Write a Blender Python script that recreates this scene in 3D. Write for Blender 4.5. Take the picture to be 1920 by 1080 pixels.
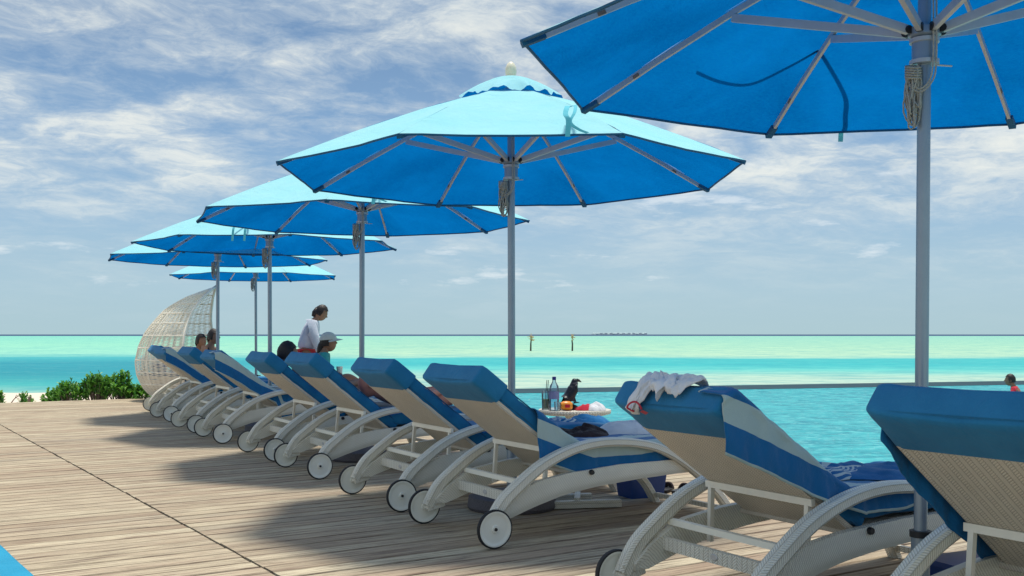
import bpy, bmesh, math, random
from mathutils import Vector, Matrix, noise
R = math.radians
random.seed(7)
for o in list(bpy.data.objects):
    bpy.data.objects.remove(o)
SC = bpy.context.scene
COL = SC.collection
F = 1950.0            # focal length in photo pixels
H = 1.2               # eye height above the deck

# ------------------------------------------------------------------ camera
cam = bpy.data.cameras.new('camera')
cam.sensor_width = 36.0
cam.lens = 36.0 * F / 1920.0
cam.shift_y = 87.0 / 1920.0
cam.clip_start = 0.05
cam.clip_end = 60000
camo = bpy.data.objects.new('camera', cam)
camo.location = (0, 0, H)
camo.rotation_euler = (R(90), 0, 0)
COL.objects.link(camo)
SC.camera = camo

# ------------------------------------------------------------------ light
SUN_DIR = Vector((.17, .42, 2.35)).normalized()      # towards the sun
elev = math.asin(SUN_DIR.z)
azim = math.atan2(SUN_DIR.x, SUN_DIR.y)
sd = bpy.data.lights.new('sun', 'SUN')
sd.energy = 2.9
sd.angle = R(7.5)
sd.color = (1.0, .95, .85)
so = bpy.data.objects.new('sun', sd)
so.rotation_euler = SUN_DIR.to_track_quat('Z', 'Y').to_euler()
so.location = (0, 0, 30)
COL.objects.link(so)

SC.view_settings.view_transform = 'Standard'
SC.view_settings.look = 'None'
SC.view_settings.exposure = 0.5
SC.view_settings.gamma = 1.0
SC.view_settings.use_curve_mapping = False
SC.cycles.max_bounces = 8
SC.cycles.transparent_max_bounces = 12


class NB:
    """tiny node builder"""
    def __init__(self, tree):
        self.t = tree; self.n = tree.nodes; self.l = tree.links
    def add(self, kind, ins=None, **props):
        nd = self.n.new(kind)
        for k, v in props.items():
            setattr(nd, k, v)
        if ins:
            for k, v in ins.items():
                self.put(nd.inputs[k], v)
        return nd
    def put(self, sock, v):
        if isinstance(v, bpy.types.NodeSocket):
            self.l.new(v, sock)
        else:
            if isinstance(v, tuple) and len(v) == 3 and sock.type == 'RGBA':
                v = v + (1,)
            sock.default_value = v
    def math(self, op, a, b=None, c=None):
        nd = self.n.new('ShaderNodeMath'); nd.operation = op
        self.put(nd.inputs[0], a)
        if b is not None: self.put(nd.inputs[1], b)
        if c is not None: self.put(nd.inputs[2], c)
        return nd.outputs[0]
    def mix(self, fac, a, b, mode='MIX'):
        nd = self.n.new('ShaderNodeMix'); nd.data_type = 'RGBA'; nd.blend_type = mode
        self.put(nd.inputs[0], fac); self.put(nd.inputs[6], a); self.put(nd.inputs[7], b)
        return nd.outputs[2]
    def noise(self, vec, scale, detail=4, rough=.55, dist=0.0):
        nd = self.n.new('ShaderNodeTexNoise')
        if vec is not None: self.l.new(vec, nd.inputs['Vector'])
        nd.inputs['Scale'].default_value = scale
        nd.inputs['Detail'].default_value = detail
        nd.inputs['Roughness'].default_value = rough
        nd.inputs['Distortion'].default_value = dist
        return nd.outputs[0]
    def ramp(self, fac, pts, interp='LINEAR'):
        nd = self.n.new('ShaderNodeValToRGB')
        cr = nd.color_ramp; cr.interpolation = interp
        while len(cr.elements) < len(pts): cr.elements.new(.5)
        for e, (p, c) in zip(cr.elements, pts):
            e.position = p
            e.color = (c, c, c, 1) if not isinstance(c, tuple) else (c + (1,) if len(c) == 3 else c)
        self.put(nd.inputs[0], fac)
        return nd.outputs[0]
    def mapping(self, vec, scale=(1, 1, 1), rot=(0, 0, 0), loc=(0, 0, 0)):
        nd = self.n.new('ShaderNodeMapping')
        self.l.new(vec, nd.inputs[0])
        nd.inputs['Scale'].default_value = scale
        nd.inputs['Rotation'].default_value = rot
        nd.inputs['Location'].default_value = loc
        return nd.outputs[0]
    def sep(self, vec):
        nd = self.n.new('ShaderNodeSeparateXYZ'); self.l.new(vec, nd.inputs[0]); return nd.outputs
    def comb(self, x, y, z):
        nd = self.n.new('ShaderNodeCombineXYZ')
        self.put(nd.inputs[0], x); self.put(nd.inputs[1], y); self.put(nd.inputs[2], z)
        return nd.outputs[0]
    def bump(self, h, strength=.3, dist=.01, normal=None):
        nd = self.n.new('ShaderNodeBump')
        self.put(nd.inputs['Height'], h)
        nd.inputs['Strength'].default_value = strength
        nd.inputs['Distance'].default_value = dist
        if normal is not None: self.l.new(normal, nd.inputs['Normal'])
        return nd.outputs[0]


# ------------------------------------------------------------------ world
W = bpy.data.worlds.new('World'); SC.world = W; W.use_nodes = True
W.node_tree.nodes.clear()
b = NB(W.node_tree)
sky = b.add('ShaderNodeTexSky', sky_type='NISHITA', sun_disc=False)
sky.sun_elevation = elev; sky.sun_rotation = azim
sky.air_density = 1.3; sky.dust_density = 2.2; sky.ozone_density = 2.0; sky.altitude = 0
tc = b.add('ShaderNodeTexCoord')
d = b.sep(tc.outputs['Generated'])
zc = b.math('MAXIMUM', d[2], 0.0)
den = b.math('ADD', zc, 0.16)
px = b.math('DIVIDE', d[0], den); py = b.math('DIVIDE', d[1], den)
P = b.comb(px, py, 0.0)
# high thin broken cloud
Pm = b.mapping(P, scale=(1.15, 1.25, 1), rot=(0, 0, R(-24)), loc=(3.35, 1.2, 0))
warp = b.noise(Pm, 1.1, 4, .6)
Pw = b.add('ShaderNodeVectorMath', {0: Pm, 1: b.comb(b.math('MULTIPLY', warp, .55), b.math('MULTIPLY', warp, .45), 0.0)}, operation='ADD').outputs[0]
n1 = b.noise(Pw, 2.3, 12, .68, .0)
n2 = b.noise(Pm, .55, 3, .5)
n4 = b.noise(Pw, 9.0, 8, .7)
cov = b.math('ADD', b.math('ADD', b.math('MULTIPLY', n1, .64), b.math('MULTIPLY', n4, .12)), b.math('MULTIPLY', n2, .44))
cl = b.ramp(cov, [(.50, 0.0), (.585, .40), (.66, .85), (.78, 1.0)])
lowfade = b.ramp(zc, [(0.0, .0), (.035, .05), (.09, .35), (.15, .9), (1.0, 1.0)])
cl = b.math('MULTIPLY', cl, lowfade)
# small cumulus low over the horizon
Pd = b.comb(b.math('MULTIPLY', d[0], 6.5), b.math('MULTIPLY', d[1], 1.0), b.math('MULTIPLY', d[2], 30.0))
n3 = b.noise(Pd, 1.7, 7, .6)
n3m = b.noise(Pd, .5, 2, .5)
c3 = b.ramp(b.math('ADD', b.math('MULTIPLY', n3, .7), b.math('MULTIPLY', n3m, .45)), [(.63, 0.0), (.70, .85), (1.0, 1.0)])
band = b.ramp(zc, [(0.0, 0.0), (.030, .1), (.045, .9), (.14, .8), (.22, 0.0)])
c3 = b.math('MULTIPLY', c3, band)
grad = b.ramp(zc, [(0.0, (3.3, 4.7, 5.2)), (.04, (2.95, 4.4, 5.3)), (.10, (2.3, 3.7, 5.1)), (.18, (1.5, 2.7, 4.4)), (.28, (.9, 1.8, 3.3)), (1.0, (1.2, 2.2, 3.8))])
base = b.mix(b.ramp(zc, [(0.0, .86), (.35, .82), (.7, .45), (1.0, .45)]), sky.outputs[0], grad)
ccol = b.mix(b.ramp(n1, [(.35, 0.0), (.65, 1.0)]), (3.4, 4.3, 5.1), (6.5, 6.6, 6.1))
c = b.mix(cl, base, ccol)
c = b.mix(b.math('MULTIPLY', c3, .65), c, (6.6, 6.9, 7.0))
bg = b.add('ShaderNodeBackground', {'Color': c, 'Strength': .10})
wo = b.add('ShaderNodeOutputWorld', {'Surface': bg.outputs[0]})


# ------------------------------------------------------------------ materials
def mat(name):
    m = bpy.data.materials.new(name); m.use_nodes = True
    m.node_tree.nodes.clear()
    nb = NB(m.node_tree)
    out = nb.add('ShaderNodeOutputMaterial')
    return m, nb, out

def plain(name, col, rough=.6, metal=0.0, var=.12, nscale=20, bump=0.0, spec=.4):
    m, nb, out = mat(name)
    tcn = nb.add('ShaderNodeTexCoord')
    n = nb.noise(tcn.outputs['Object'], nscale, 4)
    dark = tuple(x * (1 - var) for x in col); lite = tuple(min(1, x * (1 + var)) for x in col)
    cc = nb.mix(n, dark, lite)
    p = nb.add('ShaderNodeBsdfPrincipled', {'Base Color': cc, 'Roughness': rough, 'Metallic': metal, 'Specular IOR Level': spec})
    if bump:
        nb.l.new(nb.bump(n, bump, .01), p.inputs['Normal'])
    nb.l.new(p.outputs[0], out.inputs[0])
    return m

def wicker(name, col, gap, strand=.013, colw=.030, trans=False):
    m, nb, out = mat(name)
    uv = nb.add('ShaderNodeUVMap').outputs[0]
    x, y, _ = nb.sep(uv)
    ci = nb.math('FLOOR', nb.math('DIVIDE', y, colw))
    par = nb.math('MODULO', nb.math('ABSOLUTE', ci), 2.0)
    sgn = nb.math('SUBTRACT', nb.math('MULTIPLY', par, 2.0), 1.0)
    dg = nb.math('ADD', x, nb.math('MULTIPLY', sgn, nb.math('MULTIPLY', y, .8)))
    t = nb.math('FRACT', nb.math('DIVIDE', dg, strand))
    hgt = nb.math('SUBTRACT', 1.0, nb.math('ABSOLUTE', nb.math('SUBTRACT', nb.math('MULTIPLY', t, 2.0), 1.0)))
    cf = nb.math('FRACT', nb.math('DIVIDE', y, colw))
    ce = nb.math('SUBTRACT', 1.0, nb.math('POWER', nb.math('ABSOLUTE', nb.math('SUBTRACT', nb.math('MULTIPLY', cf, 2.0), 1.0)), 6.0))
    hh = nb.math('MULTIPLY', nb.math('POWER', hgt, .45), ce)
    tcn = nb.add('ShaderNodeTexCoord')
    n = nb.noise(tcn.outputs['Object'], 9, 3)
    nf = nb.noise(tcn.outputs['Object'], 90, 2)
    cc = nb.mix(nb.ramp(hh, [(.25, 0.0), (.6, 1.0)]), gap, nb.mix(nb.math('MULTIPLY', n, .6), col, tuple(k * .78 for k in col)))  # shade between strands painted in: gap tone darker than strand tone
    cc = nb.mix(nb.math('MULTIPLY', nf, .25), cc, tuple(k * .7 for k in col))
    oi = nb.add('ShaderNodeObjectInfo').outputs['Random']
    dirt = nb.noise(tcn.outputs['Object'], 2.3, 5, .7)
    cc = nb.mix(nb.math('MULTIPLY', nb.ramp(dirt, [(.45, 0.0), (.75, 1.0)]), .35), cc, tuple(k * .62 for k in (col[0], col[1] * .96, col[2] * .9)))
    cc = nb.mix(nb.math('MULTIPLY', oi, .14), cc, tuple(k * .7 for k in col))
    p = nb.add('ShaderNodeBsdfPrincipled', {'Base Color': cc, 'Roughness': .45, 'Specular IOR Level': .35})
    nb.l.new(nb.bump(hh, .8, .004), p.inputs['Normal'])
    nb.l.new(p.outputs[0], out.inputs[0])
    return m

def fabric(name, col, lite=None, scale=260, rough=.85, fold=.5, trans=None, fade=.18):
    m, nb, out = mat(name)
    tcn = nb.add('ShaderNodeTexCoord')
    oc = tcn.outputs['Object']
    n = nb.noise(oc, 3.5, 5, .6)
    w = nb.noise(oc, scale, 2, .5)
    f = nb.noise(oc, 9, 6, .68, 1.4)
    lite = lite or tuple(min(1, k * 1.35 + .01) for k in col)
    cc = nb.mix(nb.ramp(n, [(.3, 0.0), (.75, 1.0)]), tuple(k * (1 - fade) for k in col), lite)
    cc = nb.mix(nb.math('MULTIPLY', w, .35), cc, tuple(k * .75 for k in col))
    p = nb.add('ShaderNodeBsdfPrincipled', {'Base Color': cc, 'Roughness': rough, 'Specular IOR Level': .15, 'Sheen Weight': .12})
    nrm = nb.bump(w, .25, .002)
    nrm = nb.bump(f, fold, .012, nrm)
    nb.l.new(nrm, p.inputs['Normal'])
    nb.l.new(p.outputs[0], out.inputs[0])
    return m

def striped(name, c1, c2, period=.24, off=0.0, dirx=False):
    m, nb, out = mat(name)
    uv = nb.add('ShaderNodeUVMap').outputs[0]
    x, y, _ = nb.sep(uv)
    v = x if dirx else y
    tcn = nb.add('ShaderNodeTexCoord')
    oc = tcn.outputs['Object']
    w = nb.noise(oc, 300, 2)
    f = nb.noise(oc, 12, 4, .6, .5)
    t = nb.math('FRACT', nb.math('DIVIDE', nb.math('ADD', v, off), period))
    s = nb.math('GREATER_THAN', t, .54)
    cc = nb.mix(s, c1, c2)
    hem = nb.math('LESS_THAN', v, .012)
    cc = nb.mix(hem, cc, c2)
    cc = nb.mix(nb.math('MULTIPLY', w, .4), cc, nb.mix(.5, cc, (.05, .10, .16)))
    p = nb.add('ShaderNodeBsdfPrincipled', {'Base Color': cc, 'Roughness': .95, 'Specular IOR Level': .1, 'Sheen Weight': .25})
    nrm = nb.bump(w, .5, .003)
    nrm = nb.bump(f, .5, .015, nrm)
    nb.l.new(nrm, p.inputs['Normal'])
    tr = nb.add('ShaderNodeBsdfTranslucent', {'Color': cc})
    ms = nb.add('ShaderNodeMixShader', {0: .12, 1: p.outputs[0], 2: tr.outputs[0]})
    nb.l.new(ms.outputs[0], out.inputs[0])
    return m

M = {}
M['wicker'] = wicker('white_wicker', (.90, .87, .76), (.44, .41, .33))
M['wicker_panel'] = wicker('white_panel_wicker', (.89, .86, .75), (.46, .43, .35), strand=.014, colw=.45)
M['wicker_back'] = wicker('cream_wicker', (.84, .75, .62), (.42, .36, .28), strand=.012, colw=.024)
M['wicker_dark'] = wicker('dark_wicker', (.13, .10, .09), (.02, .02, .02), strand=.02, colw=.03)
M['blue'] = fabric('blue_cushion_cloth', (.007, .135, .34), (.020, .22, .43), fade=.3)
M['sunbed'] = fabric('sunlit_blue_cushion_cloth', (.008, .27, .46), (.012, .32, .52))  # same blue cushion cloth, sunlight painted in as a paler cyan tone
M['cap'] = fabric('blue_cap_cloth', (.012, .165, .36), (.03, .22, .42))
M['white_plastic'] = plain('white_plastic', (.84, .82, .72), .4, var=.08, nscale=7)
M['wheel'] = plain('wheel_plastic', (.80, .79, .70), .35, var=.06, nscale=14)
M['cane'] = plain('cream_cane', (.88, .82, .70), .5, var=.12, nscale=9)
M['tyre'] = plain('black_rubber', (.018, .018, .02), .7, var=.3, nscale=60)
M['black'] = plain('black_plastic', (.02, .02, .022), .45, var=.3)
M['alu'] = plain('brushed_aluminium', (.29, .34, .39), .36, .5, var=.1, nscale=9)
M['rib'] = plain('rib_aluminium', (.50, .50, .50), .42, .35, var=.15, nscale=14)
M['white_tube'] = plain('white_powder_coat', (.84, .80, .70), .4, var=.08)
M['rope'] = plain('polyester_rope', (.40, .38, .33), .9, var=.45, nscale=120, bump=.8)
M['finial'] = plain('finial_plastic', (.72, .66, .52), .4, var=.1)
M['granite'] = plain('granite', (.10, .09, .10), .6, var=.9, nscale=140)
M['towel'] = striped('striped_towel_cloth', (.010, .15, .38), (.50, .62, .60))
M['towel2'] = striped('striped_towel_pile_cloth', (.010, .15, .38), (.60, .68, .66), period=.16, dirx=True)
M['bluetowel'] = fabric('blue_towel_cloth', (.006, .12, .30), rough=.95)
M['white_cloth'] = fabric('white_cloth', (.72, .72, .74), (.80, .80, .82), fold=1.0)
M['grey_cloth'] = fabric('pale_grey_cloth', (.55, .58, .60), (.70, .72, .74), fold=1.0)
M['black_cloth'] = fabric('black_cloth', (.022, .016, .018), (.05, .03, .03), fold=1.0)
M['red_cloth'] = fabric('red_cloth', (.50, .02, .04), fold=.8)
M['red_trim'] = fabric('red_trim', (.42, .03, .05))
M['orange'] = plain('orange_packet_plastic', (.75, .26, .02), .35, var=.2)
M['cooler'] = plain('cooler_plastic', (.008, .045, .19), .35, var=.12)
M['hair'] = plain('dark_hair', (.018, .012, .010), .5, var=.5, nscale=70, bump=.5)
M['skin'] = plain('skin_tan', (.27, .14, .085), .55, var=.1)
M['skin_pink'] = plain('skin_sunburnt', (.55, .22, .15), .5, var=.1)
M['shirt'] = fabric('white_rash_shirt', (.62, .64, .72), (.70, .72, .80), fold=.8)
M['teal_cloth'] = fabric('teal_bikini_cloth', (.03, .27, .28))
M['hat'] = fabric('pale_cap_cloth', (.60, .62, .56), (.70, .72, .66))
M['feather'] = plain('black_feather', (.012, .012, .018), .35, var=.5, nscale=60, bump=.6)
M['grey_feather'] = plain('grey_feather', (.10, .09, .11), .5, var=.4, nscale=60)
M['wood_grey'] = plain('driftwood', (.20, .15, .12), .9, var=.4, nscale=30, bump=.6)
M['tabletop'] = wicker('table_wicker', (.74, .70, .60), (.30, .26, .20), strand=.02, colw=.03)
M['sand'] = plain('coral_sand', (.66, .56, .46), .95, var=.12, nscale=3, bump=.3)
M['pool_edge'] = plain('wet_pool_stone', (.028, .062, .082), .8, var=.3, nscale=1.5, spec=.1)
M['bottlecap'] = plain('blue_cap_plastic', (.02, .02, .22), .4)
M['label'] = plain('bottle_label_paper', (.22, .24, .45), .5, var=.4, nscale=60)
M['drink'] = plain('mojito_drink', (.16, .22, .02), .2, var=.9, nscale=60)
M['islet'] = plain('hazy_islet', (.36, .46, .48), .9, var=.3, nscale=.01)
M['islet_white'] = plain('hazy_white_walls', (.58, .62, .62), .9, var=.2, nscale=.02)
M['post_dark'] = plain('wet_post_wood', (.07, .055, .045), .8, var=.4, nscale=4)
M['post_top'] = plain('bleached_branches', (.50, .38, .20), .9, var=.4, nscale=4)

def canopy_mat():
    m, nb, out = mat('canopy_cloth')
    tcn = nb.add('ShaderNodeTexCoord'); oc = tcn.outputs['Object']
    geo = nb.add('ShaderNodeNewGeometry')
    w = nb.noise(nb.mapping(oc, scale=(1, 1, 3)), 60, 3, .6)
    n = nb.noise(oc, 2.2, 4, .6)
    f = nb.noise(oc, 4, 5, .65, 1.2)
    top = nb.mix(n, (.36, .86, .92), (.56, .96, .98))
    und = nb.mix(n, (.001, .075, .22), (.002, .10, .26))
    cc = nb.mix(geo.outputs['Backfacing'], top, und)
    cc = nb.mix(nb.math('MULTIPLY', w, .08), cc, (.01, .12, .3))
    nrm = nb.bump(f, .5, .035)
    df = nb.add('ShaderNodeBsdfDiffuse', {'Color': cc, 'Normal': nrm})
    mot = nb.noise(oc, 1.6, 5, .65, .5)
    thr = nb.noise(nb.mapping(oc, scale=(3, 3, 22)), 14, 3, .7)
    tcol = nb.mix(nb.ramp(mot, [(.3, 0.0), (.7, 1.0)]), (.0, .125, .46), (.001, .235, .74))
    tcol = nb.mix(nb.math('MULTIPLY', nb.ramp(thr, [(.35, 0.0), (.7, 1.0)]), .35), tcol, (.002, .34, .80))
    tr = nb.add('ShaderNodeBsdfTranslucent', {'Color': tcol, 'Normal': nrm})
    ms = nb.add('ShaderNodeMixShader', {0: .36, 1: df.outputs[0], 2: tr.outputs[0]})
    nb.l.new(ms.outputs[0], out.inputs[0])
    return m
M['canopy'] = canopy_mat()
M['pocket'] = fabric('canopy_pocket_cloth', (.008, .09, .20))
M['strap'] = fabric('canopy_strap_cloth', (.10, .45, .55))

def plank_mat():
    m, nb, out = mat('weathered_deck_wood')
    tcn = nb.add('ShaderNodeTexCoord'); oc = tcn.outputs['Object']
    oi = nb.add('ShaderNodeObjectInfo').outputs['Random']
    off = nb.comb(nb.math('MULTIPLY', oi, 37.0), nb.math('MULTIPLY', oi, 11.0), 0.0)
    v = nb.add('ShaderNodeVectorMath', {0: oc, 1: off}, operation='ADD').outputs[0]
    grain = nb.noise(nb.mapping(v, scale=(2.4, 75, 1)), 1.0, 6, .7)
    streak = nb.noise(nb.mapping(v, scale=(.9, 26, 1)), 1.0, 5, .65, .2)
    blot = nb.noise(nb.mapping(v, scale=(.8, 3, 1)), 1.0, 4, .6)
    fine = nb.noise(nb.mapping(v, scale=(6, 160, 1)), 1.0, 3, .7)
    basec = nb.ramp(oi, [(0.0, (.33, .25, .17)), (.2, (.55, .47, .33)), (.4, (.41, .31, .215)), (.6, (.62, .54, .38)), (.8, (.47, .39, .27)), (1.0, (.38, .33, .25))])
    cc = nb.mix(nb.ramp(streak, [(.42, 0.0), (.70, .6)]), basec, (.62, .53, .36))
    cc = nb.mix(nb.ramp(grain, [(.38, 1.0), (.52, 0.0)]), cc, (.12, .08, .055))
    cc = nb.mix(nb.math('MULTIPLY', nb.ramp(blot, [(.45, 0.0), (.7, 1.0)]), .4), cc, (.30, .19, .13))
    cc = nb.mix(nb.math('MULTIPLY', nb.ramp(fine, [(.4, 1.0), (.6, 0.0)]), .3), cc, (.22, .19, .17))
    # long edges darkened in the colour, standing in for shaded gaps between boards
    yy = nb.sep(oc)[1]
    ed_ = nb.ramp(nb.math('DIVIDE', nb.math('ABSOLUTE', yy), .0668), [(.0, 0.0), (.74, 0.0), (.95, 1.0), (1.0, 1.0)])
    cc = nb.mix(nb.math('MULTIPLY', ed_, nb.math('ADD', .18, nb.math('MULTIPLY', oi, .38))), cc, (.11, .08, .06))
    p = nb.add('ShaderNodeBsdfPrincipled', {'Base Color': cc, 'Roughness': .85, 'Specular IOR Level': .15})
    nrm = nb.bump(grain, .5, .004)
    nb.l.new(nrm, p.inputs['Normal'])
    nb.l.new(p.outputs[0], out.inputs[0])
    return m
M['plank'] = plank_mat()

def sea_mat():
    m, nb, out = mat('lagoon_water')
    geo = nb.add('ShaderNodeNewGeometry').outputs['Position']
    x, y, z = nb.sep(geo)
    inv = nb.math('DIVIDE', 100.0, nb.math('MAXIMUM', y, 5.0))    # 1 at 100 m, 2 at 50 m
    wob = nb.noise(nb.mapping(geo, scale=(.02, .035, 1)), 1.0, 6, .7)
    wob2 = nb.noise(nb.mapping(geo, scale=(.004, .03, 1)), 1.0, 4, .6)
    q = nb.math('ADD', inv, nb.math('MULTIPLY', nb.math('SUBTRACT', wob, .5), .45))
    side = nb.math('DIVIDE', x, nb.math('MAXIMUM', y, 5.0))
    leftness = nb.ramp(nb.math('ADD', nb.math('MULTIPLY', side, 1.0), .5), [(.16, 1.0), (.40, 0.0)])
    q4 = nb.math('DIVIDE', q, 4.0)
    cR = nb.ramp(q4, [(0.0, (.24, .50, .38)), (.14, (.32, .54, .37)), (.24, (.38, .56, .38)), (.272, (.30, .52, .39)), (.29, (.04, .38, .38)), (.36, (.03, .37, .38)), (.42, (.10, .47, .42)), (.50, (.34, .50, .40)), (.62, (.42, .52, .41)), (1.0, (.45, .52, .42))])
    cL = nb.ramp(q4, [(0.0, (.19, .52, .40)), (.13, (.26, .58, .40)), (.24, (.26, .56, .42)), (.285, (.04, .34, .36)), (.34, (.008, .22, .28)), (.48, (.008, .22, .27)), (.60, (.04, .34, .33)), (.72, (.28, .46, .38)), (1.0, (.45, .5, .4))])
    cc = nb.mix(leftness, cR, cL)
    st = nb.noise(nb.mapping(geo, scale=(.22, .38, 1)), 1.0, 6, .7)
    cc = nb.mix(nb.math('MULTIPLY', nb.ramp(st, [(.45, 0.0), (.62, 1.0)]), .45), cc, (.02, .28, .32))
    st2 = nb.noise(nb.mapping(geo, scale=(.9, 1.5, 1)), 1.0, 4, .7)
    cc = nb.mix(nb.math('MULTIPLY', nb.ramp(st2, [(.48, 0.0), (.66, 1.0)]), .35), cc, (.02, .24, .30))
    cc = nb.mix(nb.math('MULTIPLY', nb.ramp(st2, [(.30, 1.0), (.44, 0.0)]), .14), cc, (.50, .66, .56))
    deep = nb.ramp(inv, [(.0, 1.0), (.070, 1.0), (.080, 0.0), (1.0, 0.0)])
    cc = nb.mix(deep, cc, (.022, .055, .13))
    nrm = nb.bump(nb.noise(nb.mapping(geo, scale=(.7, 2.0, 1)), 1.0, 4, .6), .35, .12)
    df = nb.add('ShaderNodeBsdfDiffuse', {'Color': cc})
    gl = nb.add('ShaderNodeBsdfGlossy', {'Color': (1, 1, 1), 'Roughness': .25, 'Normal': nrm})
    ms = nb.add('ShaderNodeMixShader', {0: .10, 1: df.outputs[0], 2: gl.outputs[0]})
    nb.l.new(ms.outputs[0], out.inputs[0])
    return m
M['sea'] = sea_mat()

def pool_mat():
    m, nb, out = mat('pool_water')
    geo = nb.add('ShaderNodeNewGeometry').outputs['Position']
    a = nb.noise(nb.mapping(geo, scale=(2.2, 3.6, 1), rot=(0, 0, .2)), 1.0, 6, .68, .9)
    bb = nb.noise(nb.mapping(geo, scale=(6, 9, 1)), 1.0, 4, .65, .8)
    big = nb.noise(nb.mapping(geo, scale=(.25, .5, 1)), 1.0, 3)
    cc = nb.mix(nb.ramp(a, [(.40, 0.0), (.60, 1.0)]), (.004, .18, .24), (.04, .39, .42))
    cc = nb.mix(nb.math('MULTIPLY', nb.ramp(bb, [(.50, 0.0), (.66, 1.0)]), .6), cc, (.20, .58, .58))
    cc = nb.mix(nb.math('MULTIPLY', big, .35), cc, (.01, .30, .34))
    nrm = nb.bump(nb.math('ADD', a, nb.math('MULTIPLY', bb, .35)), .7, .08)
    df = nb.add('ShaderNodeBsdfDiffuse', {'Color': cc})
    gl = nb.add('ShaderNodeBsdfGlossy', {'Color': (1, 1, 1), 'Roughness': .08, 'Normal': nrm})
    fr = nb.add('ShaderNodeFresnel', {'IOR': 1.33, 'Normal': nrm})
    ms = nb.add('ShaderNodeMixShader', {0: nb.math('MINIMUM', nb.math('MULTIPLY', fr.outputs[0], .8), .30), 1: df.outputs[0], 2: gl.outputs[0]})
    nb.l.new(ms.outputs[0], out.inputs[0])
    return m
M['pool'] = pool_mat()

def leaf_mat(name, a, c):
    m, nb, out = mat(name)
    geo = nb.add('ShaderNodeNewGeometry')
    r = geo.outputs['Random Per Island']
    cc = nb.mix(r, a, c)
    p = nb.add('ShaderNodeBsdfPrincipled', {'Base Color': cc, 'Roughness': .45})
    tr = nb.add('ShaderNodeBsdfTranslucent', {'Color': cc})
    ms = nb.add('ShaderNodeMixShader', {0: .3, 1: p.outputs[0], 2: tr.outputs[0]})
    nb.l.new(ms.outputs[0], out.inputs[0])
    return m
M['leaf'] = leaf_mat('bush_leaf', (.03, .15, .03), (.20, .46, .06))

def glass_mat(name, tint):
    m, nb, out = mat(name)
    tr = nb.add('ShaderNodeBsdfTransparent', {'Color': tint})
    gl = nb.add('ShaderNodeBsdfGlossy', {'Color': (1, 1, 1), 'Roughness': .05})
    fr = nb.add('ShaderNodeLayerWeight', {'Blend': .35})
    ms = nb.add('ShaderNodeMixShader', {0: fr.outputs['Fresnel'], 1: tr.outputs[0], 2: gl.outputs[0]})
    df = nb.add('ShaderNodeBsdfDiffuse', {'Color': (.8, .86, .92)})
    m2 = nb.add('ShaderNodeMixShader', {0: .08, 1: ms.outputs[0], 2: df.outputs[0]})
    nb.l.new(m2.outputs[0], out.inputs[0])
    return m
M['glass'] = glass_mat('clear_glass', (.88, .95, .97))
M['plastic_clear'] = glass_mat('clear_bottle_plastic', (.75, .86, .95))


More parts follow.
